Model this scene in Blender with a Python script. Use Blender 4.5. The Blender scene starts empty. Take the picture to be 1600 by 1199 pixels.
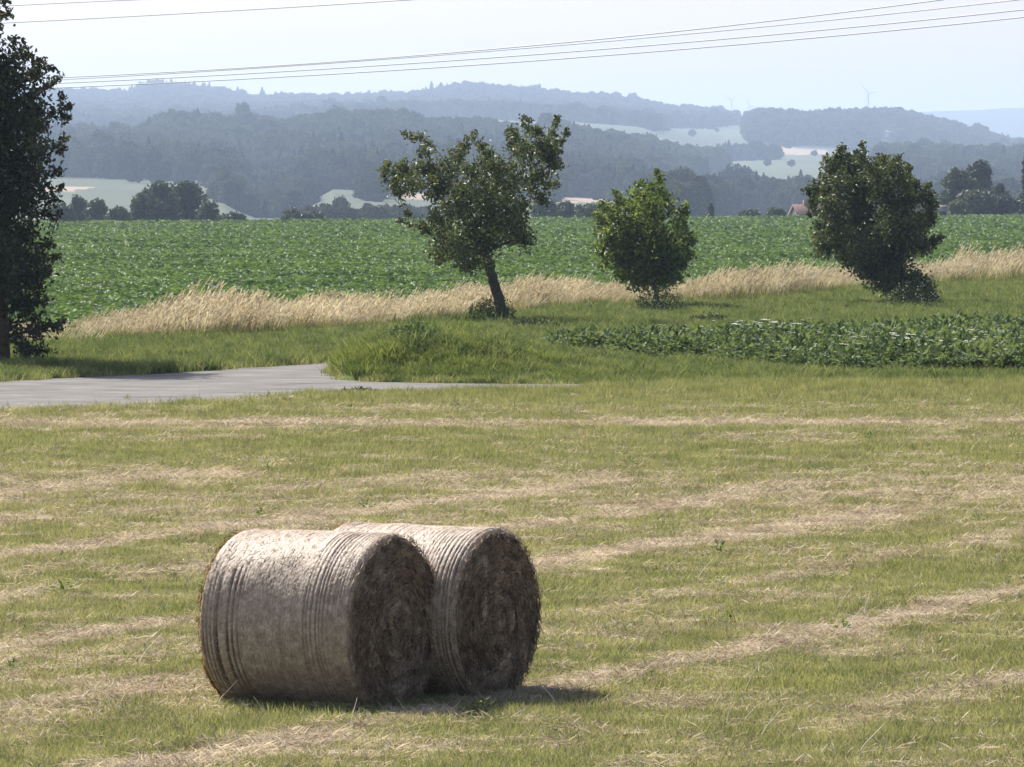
import bpy, bmesh, math, random
import numpy as np
from mathutils import Vector, noise as mnoise

R = np.random.default_rng(11)
random.seed(11)
SC = bpy.context.scene
COL = SC.collection
F = 9000.0            # focal length in photo pixels
CH = 3.8              # camera height
PITCH = math.atan((599.5 - 300.0) / F)
CP, SP = math.cos(PITCH), math.sin(PITCH)

# ------------------------------------------------------------------ calibration of the view
def ray(px, py):
    cx = (np.asarray(px, float) - 800.0) / F
    cy = (599.5 - np.asarray(py, float)) / F
    return cx, CP + cy * SP, -SP + cy * CP

def at(px, py, d):
    rx, ry, rz = ray(px, py)
    k = d / ry
    return np.stack([rx * k, ry * k, CH + rz * k], -1)

def gnd(px, py, z=0.0):
    rx, ry, rz = ray(px, py)
    k = (z - CH) / rz
    return np.stack([rx * k, ry * k, CH + rz * k], -1)

def yd(py, z=0.0):                      # distance of the ground seen at a photo row
    return float(gnd(800, py, z)[1])

# ------------------------------------------------------------------ noise
_perm = R.permutation(512)
_tab = R.random((512,))
def vnoise(x, y, s=1.0, seed=0):
    x = np.asarray(x, float) / s + 137.3 * (seed + 1); y = np.asarray(y, float) / s + 71.7 * (seed + 1)
    xi = np.floor(x).astype(int); yi = np.floor(y).astype(int)
    fx = x - xi; fy = y - yi
    fx = fx * fx * (3 - 2 * fx); fy = fy * fy * (3 - 2 * fy)
    def h(a, b): return _tab[(_perm[(a % 512)] + b * 7) % 512]
    return (h(xi, yi) * (1 - fx) + h(xi + 1, yi) * fx) * (1 - fy) + (h(xi, yi + 1) * (1 - fx) + h(xi + 1, yi + 1) * fx) * fy

def fbm(x, y, s, seed=0, o=3):
    t = 0; a = .5; n = 0
    for i in range(o):
        t = t + a * vnoise(x, y, s / 2 ** i, seed + i * 5); n += a; a *= .5
    return t / n

def sstep(a, b, x):
    t = np.clip((x - a) / (b - a), 0, 1)
    return t * t * (3 - 2 * t)

# ------------------------------------------------------------------ mesh helpers
def mesh_np(name, V, polys, smooth=False):
    me = bpy.data.meshes.new(name)
    V = np.asarray(V, np.float32)
    me.vertices.add(len(V)); me.vertices.foreach_set('co', V.ravel())
    tot = []; idx = []
    for p in polys:
        p = np.asarray(p, np.int32)
        if len(p) == 0: continue
        tot.append(np.full(len(p), p.shape[1], np.int32)); idx.append(p.ravel())
    if idx:
        tot = np.concatenate(tot); idx = np.concatenate(idx)
        st = np.concatenate([[0], np.cumsum(tot)[:-1]]).astype(np.int32)
        me.loops.add(len(idx)); me.loops.foreach_set('vertex_index', idx)
        me.polygons.add(len(tot)); me.polygons.foreach_set('loop_start', st); me.polygons.foreach_set('loop_total', tot)
        if smooth: me.polygons.foreach_set('use_smooth', np.ones(len(tot), bool))
    me.update(calc_edges=True)
    return me

class MB:
    """collects pieces of one mesh"""
    def __init__(s): s.V = []; s.P = {}; s.n = 0
    def add(s, V, polys):
        V = np.asarray(V, float).reshape(-1, 3)
        for p in polys:
            p = np.asarray(p, int)
            if len(p): s.P.setdefault(p.shape[1], []).append(p + s.n)
        s.V.append(V); s.n += len(V)
    def tube(s, pts, rad, seg=6, cap=True):
        pts = np.asarray(pts, float); n = len(pts); rad = np.broadcast_to(np.asarray(rad, float), (n,))
        T = np.gradient(pts, axis=0); T /= np.linalg.norm(T, axis=1, keepdims=True) + 1e-9
        up = np.array([0, 0, 1.]) if abs(T[0][2]) < .9 else np.array([1., 0, 0])
        V = []
        for i in range(n):
            a = np.cross(T[i], up); a /= np.linalg.norm(a) + 1e-9; b = np.cross(a, T[i])
            th = np.arange(seg) / seg * 2 * math.pi
            V.append(pts[i] + rad[i] * (np.cos(th)[:, None] * a + np.sin(th)[:, None] * b))
        V = np.concatenate(V); q = []
        for i in range(n - 1):
            for j in range(seg):
                k = (j + 1) % seg
                q.append((i * seg + j, i * seg + k, (i + 1) * seg + k, (i + 1) * seg + j))
        s.add(V, [q])
        if cap:
            c0 = V[:seg]; c1 = V[-seg:]
            s.add(c0, [[list(range(seg))[::-1]]]); s.add(c1, [[list(range(seg))]])
    def box(s, lo, hi):
        (a, b, c), (d, e, f) = lo, hi
        V = [(a,b,c),(d,b,c),(d,e,c),(a,e,c),(a,b,f),(d,b,f),(d,e,f),(a,e,f)]
        s.add(V, [[(3,2,1,0),(4,5,6,7),(0,1,5,4),(1,2,6,5),(2,3,7,6),(3,0,4,7)]])
    def arrays(s): return np.concatenate(s.V), [np.concatenate(v) for v in s.P.values()]
    def mesh(s, name, smooth=False):
        V, P = s.arrays(); return mesh_np(name, V, P, smooth)

def link(name, me, mat, parent=None, loc=None):
    o = bpy.data.objects.new(name, me)
    COL.objects.link(o)
    if mat is not None and len(me.materials) == 0: me.materials.append(mat)
    if parent is not None: o.parent = parent
    if loc is not None: o.location = loc
    return o

def tag(o, label=None, cat=None, group=None, kind=None):
    if label: o['label'] = label
    if cat: o['category'] = cat
    if group: o['group'] = group
    if kind: o['kind'] = kind
    return o

def empty(name, loc, rz=0, **k):
    o = bpy.data.objects.new(name, None); COL.objects.link(o); o.location = loc; o.rotation_euler = (0, 0, rz)
    o.empty_display_size = .2
    return tag(o, **k)

def unit(v): return v / (np.linalg.norm(v, axis=-1, keepdims=True) + 1e-9)
def rdir(n):
    v = R.normal(size=(n, 3)); return unit(v)

def leaf_arrays(C, ax, nm, L, W, fold=.25):
    """rhombic folded leaves; C centres, ax long axis, nm rough normal"""
    ax = unit(ax); sd = unit(np.cross(ax, nm)); nm = np.cross(sd, ax)
    L = np.asarray(L)[:, None] if np.ndim(L) else L; W = np.asarray(W)[:, None] if np.ndim(W) else W
    b = C - ax * L * .5; t = C + ax * L * .5 - nm * L * .12
    l = C - sd * W * .5 + nm * W * fold - ax * L * .06; r = C + sd * W * .5 + nm * W * fold - ax * L * .06
    V = np.stack([b, l, t, r], 1).reshape(-1, 3)
    k = np.arange(len(C))[:, None] * 4
    P = np.concatenate([k + np.array([[0, 2, 1]]), k + np.array([[0, 3, 2]])])
    return V, [P]

def blade_arrays(B, H, lean, W, fac):
    """grass blades: base B, height H, lean offset of the tip (n,3), width W, facing angle fac"""
    n = len(B); H = np.broadcast_to(H, (n,))[:, None]; W = np.broadcast_to(W, (n,))[:, None]
    sd = np.stack([np.cos(fac), np.sin(fac), np.zeros(n)], 1) * W * .5
    z = np.array([[0, 0, 1.]])
    m = B + z * H * .55 + lean * .35; t = B + z * H * (1 - .0) + lean
    V = np.stack([B - sd, B + sd, m + sd * .8, m - sd * .8, t], 1).reshape(-1, 3)
    k = np.arange(n)[:, None] * 5
    return V, [k + np.array([[0, 1, 2, 3]]), k + np.array([[3, 2, 4]])]

# ------------------------------------------------------------------ materials
def nt(name):
    m = bpy.data.materials.new(name); m.use_nodes = True
    t = m.node_tree; t.nodes.clear()
    out = t.nodes.new('ShaderNodeOutputMaterial')
    return m, t, out
def N(t, kind, **k):
    n = t.nodes.new(kind)
    for a, v in k.items(): setattr(n, a, v)
    return n
def ramp(t, fac, stops):
    r = N(t, 'ShaderNodeValToRGB'); e = r.color_ramp.elements
    while len(e) < len(stops): e.new(.5)
    for i, (p, c) in enumerate(stops): e[i].position = p; e[i].color = (*c, 1)
    t.links.new(fac, r.inputs[0]); return r.outputs[0]

def leaf_mat(name, cols, trans=.35, rough=.5, nscale=.6, tcol=1.35, spec=.3, rnd=.45, tb=.55, isl=1., obj=.5):
    """foliage: colour wanders between cols with place and with each plant"""
    m, t, out = nt(name)
    g = N(t, 'ShaderNodeNewGeometry'); no = N(t, 'ShaderNodeTexNoise'); no.inputs['Scale'].default_value = nscale; no.inputs['Detail'].default_value = 3
    t.links.new(g.outputs['Position'], no.inputs['Vector'])
    oi = N(t, 'ShaderNodeObjectInfo')
    ri = g.outputs['Random Per Island']
    a = N(t, 'ShaderNodeMath', operation='MULTIPLY_ADD'); a.inputs[1].default_value = rnd * isl; a.inputs[2].default_value = 0
    t.links.new(ri, a.inputs[0])
    b = N(t, 'ShaderNodeMath', operation='MULTIPLY_ADD'); b.inputs[1].default_value = rnd * obj
    t.links.new(oi.outputs['Random'], b.inputs[0]); t.links.new(a.outputs[0], b.inputs[2])
    c = N(t, 'ShaderNodeMath', operation='MULTIPLY_ADD'); c.inputs[1].default_value = 1.6; c.inputs[2].default_value = -.3 - rnd * .5 * (isl + obj)
    t.links.new(no.outputs[0], c.inputs[0])
    d = N(t, 'ShaderNodeMath', operation='ADD'); t.links.new(c.outputs[0], d.inputs[0]); t.links.new(b.outputs[0], d.inputs[1])
    d2 = N(t, 'ShaderNodeMath', operation='ADD'); d2.inputs[1].default_value = rnd * .35; t.links.new(d.outputs[0], d2.inputs[0])
    n = len(cols)
    col = ramp(t, d2.outputs[0], [(i / (n - 1), cc) for i, cc in enumerate(cols)])
    p = N(t, 'ShaderNodeBsdfPrincipled'); p.inputs['Roughness'].default_value = rough; p.inputs['Specular IOR Level'].default_value = spec
    t.links.new(col, p.inputs['Base Color'])
    if trans > 0:
        tr = N(t, 'ShaderNodeBsdfTranslucent')
        mul = N(t, 'ShaderNodeMix', data_type='RGBA', blend_type='MULTIPLY'); mul.inputs[0].default_value = 1
        mul.inputs[7].default_value = (tcol * 1.05, tcol, tcol * tb, 1); t.links.new(col, mul.inputs[6]); t.links.new(mul.outputs[2], tr.inputs[0])
        mx = N(t, 'ShaderNodeMixShader'); mx.inputs[0].default_value = trans
        t.links.new(p.outputs[0], mx.inputs[1]); t.links.new(tr.outputs[0], mx.inputs[2]); t.links.new(mx.outputs[0], out.inputs[0])
    else: t.links.new(p.outputs[0], out.inputs[0])
    return m

def plain(name, c1, c2=None, scale=4, rough=.8, bump=0, detail=4, spec=.3):
    m, t, out = nt(name)
    p = N(t, 'ShaderNodeBsdfPrincipled'); p.inputs['Roughness'].default_value = rough; p.inputs['Specular IOR Level'].default_value = spec
    g = N(t, 'ShaderNodeTexCoord'); no = N(t, 'ShaderNodeTexNoise'); no.inputs['Scale'].default_value = scale; no.inputs['Detail'].default_value = detail
    t.links.new(g.outputs['Object'], no.inputs['Vector'])
    t.links.new(ramp(t, no.outputs[0], [(.3, c1), (.7, c2 or c1)]), p.inputs['Base Color'])
    if bump:
        b = N(t, 'ShaderNodeBump'); b.inputs['Strength'].default_value = bump; b.inputs['Distance'].default_value = .05
        t.links.new(no.outputs[0], b.inputs['Height']); t.links.new(b.outputs[0], p.inputs['Normal'])
    t.links.new(p.outputs[0], out.inputs[0]); return m

def attr_mat(name, nscale=3, amp=.35, rough=.95, bump=.0, nscale2=30):
    m, t, out = nt(name)
    p = N(t, 'ShaderNodeBsdfPrincipled'); p.inputs['Roughness'].default_value = rough; p.inputs['Specular IOR Level'].default_value = .1
    a = N(t, 'ShaderNodeAttribute', attribute_name='tint')
    g = N(t, 'ShaderNodeNewGeometry')
    n1 = N(t, 'ShaderNodeTexNoise'); n1.inputs['Scale'].default_value = nscale; n1.inputs['Detail'].default_value = 5
    n2 = N(t, 'ShaderNodeTexNoise'); n2.inputs['Scale'].default_value = nscale2; n2.inputs['Detail'].default_value = 3
    t.links.new(g.outputs['Position'], n1.inputs['Vector']); t.links.new(g.outputs['Position'], n2.inputs['Vector'])
    s = N(t, 'ShaderNodeMath', operation='ADD'); t.links.new(n1.outputs[0], s.inputs[0]); t.links.new(n2.outputs[0], s.inputs[1])
    k = N(t, 'ShaderNodeMapRange'); k.inputs[1].default_value = .6; k.inputs[2].default_value = 1.4; k.inputs[3].default_value = 1 - amp; k.inputs[4].default_value = 1 + amp
    t.links.new(s.outputs[0], k.inputs[0])
    v = N(t, 'ShaderNodeVectorMath', operation='SCALE'); t.links.new(a.outputs['Color'], v.inputs[0]); t.links.new(k.outputs[0], v.inputs['Scale'])
    t.links.new(v.outputs[0], p.inputs['Base Color']); t.links.new(p.outputs[0], out.inputs[0])
    return m

M = {}
M['green_blade'] = leaf_mat('meadow_grass_green', [(.072,.104,.038), (.168,.194,.078), (.31,.308,.155)], .4, .6, 1.6, spec=.15, tb=.68)
M['mixed_blade'] = leaf_mat('meadow_grass_dry', [(.14,.135,.07), (.27,.245,.15), (.41,.365,.255)], .38, .6, 1.6, spec=.15, tb=.75)
M['straw'] = leaf_mat('cut_straw', [(.28,.23,.17), (.45,.388,.3), (.65,.585,.475)], .27, .6, 1.6, spec=.2, tb=.9)
M['verge_blade'] = leaf_mat('verge_grass', [(.036,.066,.022), (.10,.14,.05), (.24,.265,.115)], .36, .6, 1.6, spec=.12, tb=.65)
M['mound_blade'] = leaf_mat('bank_grass', [(.03,.062,.016), (.09,.135,.04), (.25,.285,.105)], .38, .6, 1.8, spec=.12)
M['dry_blade'] = leaf_mat('dry_tall_grass', [(.27,.225,.14), (.48,.415,.295), (.71,.64,.5)], .35, .6, .5, tcol=1.15, spec=.2, tb=.8)
M['dry_base'] = leaf_mat('dry_grass_leaves', [(.045,.075,.02), (.11,.13,.045), (.31,.275,.16)], .35, .6, .6, spec=.15)
M['beet'] = leaf_mat('beet_leaf', [(.024,.058,.02), (.054,.108,.034), (.125,.20,.075)], .3, .54, .08, spec=.16, rnd=.75)
M['potato'] = leaf_mat('potato_leaf', [(.022,.046,.016), (.058,.10,.036), (.15,.205,.095)], .3, .6, .8, spec=.15, rnd=.75)
M['petal'] = plain('white_petal', (.8, .8, .76), (.85, .85, .8), 5, .6)
M['leaf_pear'] = leaf_mat('dark_tree_leaf', [(.010,.015,.008), (.022,.031,.014), (.07,.085,.042)], .25, .5, 1.2, spec=.3, rnd=.65)
M['leaf_fruit'] = leaf_mat('fruit_tree_leaf', [(.012,.020,.007), (.033,.05,.018), (.115,.14,.06)], .3, .45, 1.2, spec=.35, rnd=.75)
M['leaf_bush'] = leaf_mat('walnut_leaf', [(.028,.05,.015), (.065,.105,.028), (.18,.235,.07)], .42, .5, 1.0, spec=.3, rnd=.7)
M['leaf_weed'] = leaf_mat('weed_leaf', [(.010,.019,.007), (.022,.036,.013), (.055,.075,.03)], .25, .5, 1.0)  # weed green, deepened to carry the shade under the trees
M['leaf_far'] = leaf_mat('far_tree_leaf', [(.028,.045,.02), (.042,.062,.028), (.065,.085,.038)], .25, .55, .25)
M['leaf_pine'] = leaf_mat('far_pine_leaf', [(.018,.032,.018), (.03,.045,.025), (.045,.06,.032)], .2, .55, .25)
M['leaf_pale'] = leaf_mat('far_pale_leaf', [(.05,.075,.03), (.08,.105,.04), (.12,.145,.06)], .3, .55, .25)
M['wood_leaf'] = leaf_mat('woodland_crown', [(.010,.016,.008), (.03,.042,.018), (.075,.09,.04)], .12, .8, .004, rnd=1.0, spec=.05, isl=.3, obj=.9)
M['wood_conifer'] = leaf_mat('woodland_conifer', [(.012,.02,.013), (.018,.026,.016), (.026,.034,.02)], .0, .8, .004, rnd=.9, spec=.05)
M['bark'] = plain('bark', (.035, .028, .022), (.09, .075, .06), 18, .9, .6)
M['bark_warm'] = plain('warm_bark', (.06, .04, .028), (.15, .095, .06), 14, .9, .6)
M['asphalt'] = None
M['ground'] = attr_mat('field_ground', 2.2, .3)
M['hills'] = attr_mat('hill_land', .006, .14, nscale2=.05)
M['white_wall'] = plain('white_render', (.66, .66, .65), (.6, .6, .59), 2, .7)
M['grey_wall'] = plain('weathered_boards', (.16, .15, .14), (.24, .22, .2), 3, .8)
M['red_roof'] = plain('red_roof_tiles', (.20, .115, .09), (.27, .16, .125), 3, .8)
M['pale_roof'] = plain('pale_roof', (.5, .5, .5), (.62, .62, .62), 2, .6)
M['dark_opening'] = plain('dark_opening', (.03, .03, .035), (.05, .05, .05), 2, .4)
M['wire'] = plain('aluminium_wire', (.48, .475, .475), (.54, .53, .53), 2, .6)
M['turbine'] = plain('turbine_white', (.6, .6, .6), (.65, .65, .65), 2, .5)

# ------------------------------------------------------------------ near ground shape
EDGE_PX = np.array([-3000., 100., 1600., 4000.]); EDGE_D = np.array([640., 655., 850., 980.])
def far_edge(px): return np.interp(px, EDGE_PX, EDGE_D)
def pxof(x, y): return 800 + F * x / np.maximum(y, 1.)

MOUND = [(650, 119.0, .42, 1.75, 4.0), (720, 118.6, .34, 2.0, 4.0), (860, 121, .22, 2.2, 4.5)]
def hn(x, y):
    x = np.asarray(x, float); y = np.asarray(y, float)
    z = .05 * (fbm(x, y, 3.0, 3) - .5) * sstep(10, 30, y) * (1 - sstep(98, 104, y) * (1 - sstep(124, 130, y))) + .012 * (fbm(x, y, .5, 9) - .5)
    for px, d, h, sx, sy in MOUND:
        cx = (px - 800) / F * d
        pxx = pxof(x, y)
        rim = sstep(516, 560, pxx) * sstep(114.2, 117.0, y) * (1 - sstep(121.5, 124.5, y))
        z = z + h * np.exp(-((x - cx) / sx) ** 2 * .9 - ((y - d) / sy) ** 4) * rim
    e = far_edge(pxof(x, y))
    drop = np.maximum(y - e - 4, 0)
    return z - .014 * drop * sstep(0, 60, drop)

# windrow stripes of straw on the meadow
def straw_d(x, y):
    s = x * .919 - y * .394 + .35 * (fbm(x, y, 5, 21) - .5)
    ph = (s + 22.6) / 2.86
    k = np.round(ph); off = (ph - k) * 2.86
    amp = .55 + .75 * vnoise(k * 3.1, k * 0 + .5, 1, 4)
    amp = np.where(k % 2 == 0, amp + .4, amp * .6)
    w = .20 + .20 * vnoise(x, y, 3, 8)
    st = amp * np.exp(-(off / w) ** 2) * (.25 + 1.2 * fbm(x, y, 2.2, 31))
    near = 1 - sstep(66, 80, y + .6 * x)
    d = y - .06 * x + 1.2 * (fbm(x, y, 6, 14) - .5)
    far = .85 * np.exp(-((d - 93.2) / 1.5) ** 2) * (.4 + .9 * fbm(x, y, 3, 12)) + .4 * np.exp(-((d - 99.5) / 1.0) ** 2) * (fbm(x, y, 4, 16)) + .35 * np.exp(-((d - 87) / 1.0) ** 2) * fbm(x, y, 3, 18)
    base = .25 + .9 * (fbm(x, y, 1.3, 2, 4) - .5) - .12 * sstep(95, 104, y) + .30 * np.exp(-((y - 72) / 8) ** 2) - .14 * np.exp(-((d - 84) / 6) ** 2)
    base = base + .22 * np.exp(-((x + 3.9) / 1.2) ** 2 - ((y - 46) / 4.5) ** 2)
    return np.clip(base + st * near + far * (1 - near * .6), 0, 1.2)

# lines of the verge, read from the photo as places on the ground
DRY_PX = np.array([-300., 100, 300, 500, 700, 850, 950, 1080, 1200, 1300, 1500, 1600, 1900])
DRY_BASE = np.array([548., 540, 533, 520, 503, 486, 478, 474, 466, 456, 442, 436, 425])
DRY_TOP = np.array([510., 508, 462, 470, 452, 437, 446, 434, 412, 420, 398, 388, 375])
def dry_base_d(px): return CH * F / (np.interp(px, DRY_PX, DRY_BASE) - 300)

ROAD = [(-400, 680), (-200, 663), (0, 647), (150, 642), (300, 636), (420, 627), (520, 619), (620, 617.5), (760, 616), (880, 613), (1050, 605.5),
        (1050, 602.4), (900, 602), (840, 601.8), (700, 600.8), (600, 599), (555, 596), (530, 590.5), (526, 584), (545, 578), (610, 571.5), (730, 564),
        (730, 556), (610, 562), (520, 568), (400, 575), (250, 585), (120, 591.5), (0, 598), (-200, 607), (-400, 617)]
ROADG = gnd([p[0] for p in ROAD], [p[1] for p in ROAD])[:, :2]
def inpoly(x, y, P):
    x = np.asarray(x, float); y = np.asarray(y, float); c = np.zeros(x.shape, bool)
    n = len(P); j = n - 1
    for i in range(n):
        xi, yi = P[i]; xj, yj = P[j]
        c ^= ((yi > y) != (yj > y)) & (x < (xj - xi) * (y - yi) / (yj - yi + 1e-12) + xi)
        j = i
    return c
POT = gnd([842, 900, 1050, 1150, 1240, 1400, 1620, 2000], [556, 562, 566, 573, 581, 584, 586, 590])[:, :2]
POTB = [(pxv - 800) / F * dv for pxv, dv in []]
POT = np.concatenate([POT, np.array([[(2000 - 800) / F * 168, 168], [(1600 - 800) / F * 153, 153], [(1300 - 800) / F * 146, 146], [(1000 - 800) / F * 138, 138], [(860 - 800) / F * 136, 136]])])

def edgeless(x, y):
    return inpoly(x, y, ROADG)

# ground sheet
def build_ground():
    xs = np.concatenate([np.linspace(-700, -40, 34)[:-1], np.linspace(-40, -16, 40)[:-1], np.arange(-16, 16, .28), np.linspace(16, 40, 40)[1:], np.linspace(40, 700, 34)[1:]])
    ys = np.concatenate([np.linspace(-60, 30, 20)[:-1], np.arange(30, 128, .35), np.linspace(128, 240, 130)[1:], np.linspace(240, 1080, 110)[1:]])
    X, Y = np.meshgrid(xs, ys)
    Z = hn(X, Y) - .03 * edgeless(X, Y)
    V = np.stack([X, Y, Z], -1).reshape(-1, 3); nx = len(xs); ny = len(ys)
    i = np.arange((nx - 1) * (ny - 1)); r = i // (nx - 1); c = i % (nx - 1); a = r * nx + c
    me = mesh_np('ground', V, [np.stack([a, a + 1, a + nx + 1, a + nx], 1)], True)
    x, y = V[:, 0], V[:, 1]; s = np.clip(straw_d(x, y), 0, 1)[:, None]
    mead = np.array([.17, .185, .07]) * (1 - s) + np.array([.42, .36, .24]) * s
    px = pxof(x, y); dd = dry_base_d(px)
    verge = np.array([.085, .115, .035]); cropc = np.array([.06, .085, .03])
    wv = sstep(104, 112, y)[:, None]; wc = sstep(2, 6, y - dd)[:, None]
    col = mead * (1 - wv) + verge * wv
    col = col * (1 - wc) + cropc * wc
    pt = inpoly(x, y, POT)[:, None]; col = np.where(pt, np.array([.11, .085, .06]), col)
    bey = sstep(0, 20, y - far_edge(px) - 3)[:, None]; col = col * (1 - bey) + np.array([.10, .14, .05]) * bey
    at_ = me.color_attributes.new('tint', 'FLOAT_COLOR', 'POINT')
    at_.data.foreach_set('color', np.concatenate([col, np.ones((len(col), 1))], 1).astype(np.float32).ravel())
    return tag(link('ground', me, M['ground']), kind='structure')
build_ground()

# road
def build_road():
    m, t, out = nt('worn_asphalt')
    p = N(t, 'ShaderNodeBsdfPrincipled'); p.inputs['Roughness'].default_value = .9; p.inputs['Specular IOR Level'].default_value = .12
    g = N(t, 'ShaderNodeTexCoord'); mp = N(t, 'ShaderNodeMapping'); mp.inputs['Rotation'].default_value = (0, 0, -.9); mp.inputs['Scale'].default_value = (.5, .9, 1)
    n1 = N(t, 'ShaderNodeTexNoise'); n1.inputs['Scale'].default_value = 1.3; n1.inputs['Detail'].default_value = 9; n1.inputs['Roughness'].default_value = .68
    n2 = N(t, 'ShaderNodeTexNoise'); n2.inputs['Scale'].default_value = 40; n2.inputs['Detail'].default_value = 2
    t.links.new(g.outputs['Object'], mp.inputs[0]); t.links.new(mp.outputs[0], n1.inputs['Vector']); t.links.new(g.outputs['Object'], n2.inputs['Vector'])
    c1 = ramp(t, n1.outputs[0], [(.33, (.07, .068, .063)), (.43, (.14, .135, .126)), (.56, (.175, .17, .159)), (.7, (.25, .242, .226))])
    c2 = ramp(t, n2.outputs[0], [(.3, (.8, .8, .8)), (.7, (1.1, 1.1, 1.1))])
    mm = N(t, 'ShaderNodeMix', data_type='RGBA', blend_type='MULTIPLY'); mm.inputs[0].default_value = 1
    t.links.new(c1, mm.inputs[6]); t.links.new(c2, mm.inputs[7]); t.links.new(mm.outputs[2], p.inputs['Base Color']); t.links.new(p.outputs[0], out.inputs[0])
    bm = bmesh.new()
    vs = [bm.verts.new((a, b, .022)) for a, b in ROADG]
    f = bm.faces.new(vs)
    if f.normal.z < 0: f.normal_flip()
    bmesh.ops.triangulate(bm, faces=[f])
    me = bpy.data.meshes.new('road'); bm.to_mesh(me); bm.free()
    tag(link('road', me, m), kind='structure')
build_road()

# ------------------------------------------------------------------ scatter (for uncountable stuff only)
def variants(name, meshes, mat):
    c = bpy.data.collections.new(name)
    for i, me in enumerate(meshes):
        o = bpy.data.objects.new('%s_kind_%s' % (name, 'abcdefghijklmnop'[i]), me)
        if mat is not None and len(me.materials) == 0: me.materials.append(mat)
        c.objects.link(o)
    return c

def scatter(name, P, rot, scl, idx, coll, kind='stuff', parent=None):
    P = np.asarray(P, np.float32); n = len(P)
    me = mesh_np(name, P, [])
    def put(an, ty, key, arr):
        a = me.attributes.new(an, ty, 'POINT'); a.data.foreach_set(key, np.ascontiguousarray(arr).ravel())
    if np.ndim(rot) == 1: rot = np.stack([np.zeros(n), np.zeros(n), rot], 1)
    if np.ndim(scl) == 1: scl = np.stack([scl, scl, scl], 1)
    put('turn', 'FLOAT_VECTOR', 'vector', rot.astype(np.float32)); put('size', 'FLOAT_VECTOR', 'vector', scl.astype(np.float32)); put('pick', 'INT', 'value', idx.astype(np.int32))
    g = bpy.data.node_groups.new(name + '_nodes', 'GeometryNodeTree')
    g.interface.new_socket('Geometry', in_out='INPUT', socket_type='NodeSocketGeometry'); g.interface.new_socket('Geometry', in_out='OUTPUT', socket_type='NodeSocketGeometry')
    gi = g.nodes.new('NodeGroupInput'); go = g.nodes.new('NodeGroupOutput')
    ip = g.nodes.new('GeometryNodeInstanceOnPoints'); ci = g.nodes.new('GeometryNodeCollectionInfo')
    ci.inputs[0].default_value = coll; ci.inputs['Separate Children'].default_value = True; ci.inputs['Reset Children'].default_value = True
    def na(an, ty):
        q = g.nodes.new('GeometryNodeInputNamedAttribute'); q.data_type = ty; q.inputs[0].default_value = an; return q.outputs[0]
    L = g.links.new
    L(gi.outputs[0], ip.inputs['Points']); L(ci.outputs[0], ip.inputs['Instance']); ip.inputs['Pick Instance'].default_value = True
    L(na('pick', 'INT'), ip.inputs['Instance Index'])
    e = g.nodes.new('FunctionNodeEulerToRotation'); L(na('turn', 'FLOAT_VECTOR'), e.inputs[0]); L(e.outputs[0], ip.inputs['Rotation'])
    L(na('size', 'FLOAT_VECTOR'), ip.inputs['Scale']); L(ip.outputs[0], go.inputs[0])
    o = link(name, me, None, parent)
    o.modifiers.new('scatter', 'NODES').node_group = g
    if kind: o['kind'] = kind
    return o

def tuft(n, rad, h, w, lean, flat=0., wind=(0, 0)):
    B = np.zeros((n, 3)); a = R.random(n) * 6.283; r = rad * np.sqrt(R.random(n)); B[:, 0] = r * np.cos(a); B[:, 1] = r * np.sin(a)
    H = h * (.45 + .75 * R.random(n)); la = R.random(n) * 6.283; lr = lean * H * (.3 + R.random(n))
    lv = np.stack([lr * np.cos(la) + wind[0] * H, lr * np.sin(la) + wind[1] * H, -flat * H * R.random(n)], 1)
    return blade_arrays(B, H, lv, w * (.7 + .6 * R.random(n)), R.random(n) * 6.283)

# meadow: cut stubble, green regrowth and loose straw
def lying(n, rad, l, w, hz):
    C = np.zeros((n, 3)); a = R.random(n) * 6.283; r = rad * np.sqrt(R.random(n)); C[:, 0] = r * np.cos(a); C[:, 1] = r * np.sin(a); C[:, 2] = .01 + hz * R.random(n)
    th = R.random(n) * 6.283; ax = np.stack([np.cos(th), np.sin(th), .35 * R.normal(size=n)], 1)
    nm = rdir(n) * .4 + np.array([0, -.2, 1.]); return leaf_arrays(C, ax, nm, l * (.4 + R.random(n)), w * (.6 + .7 * R.random(n)), .1)

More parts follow.
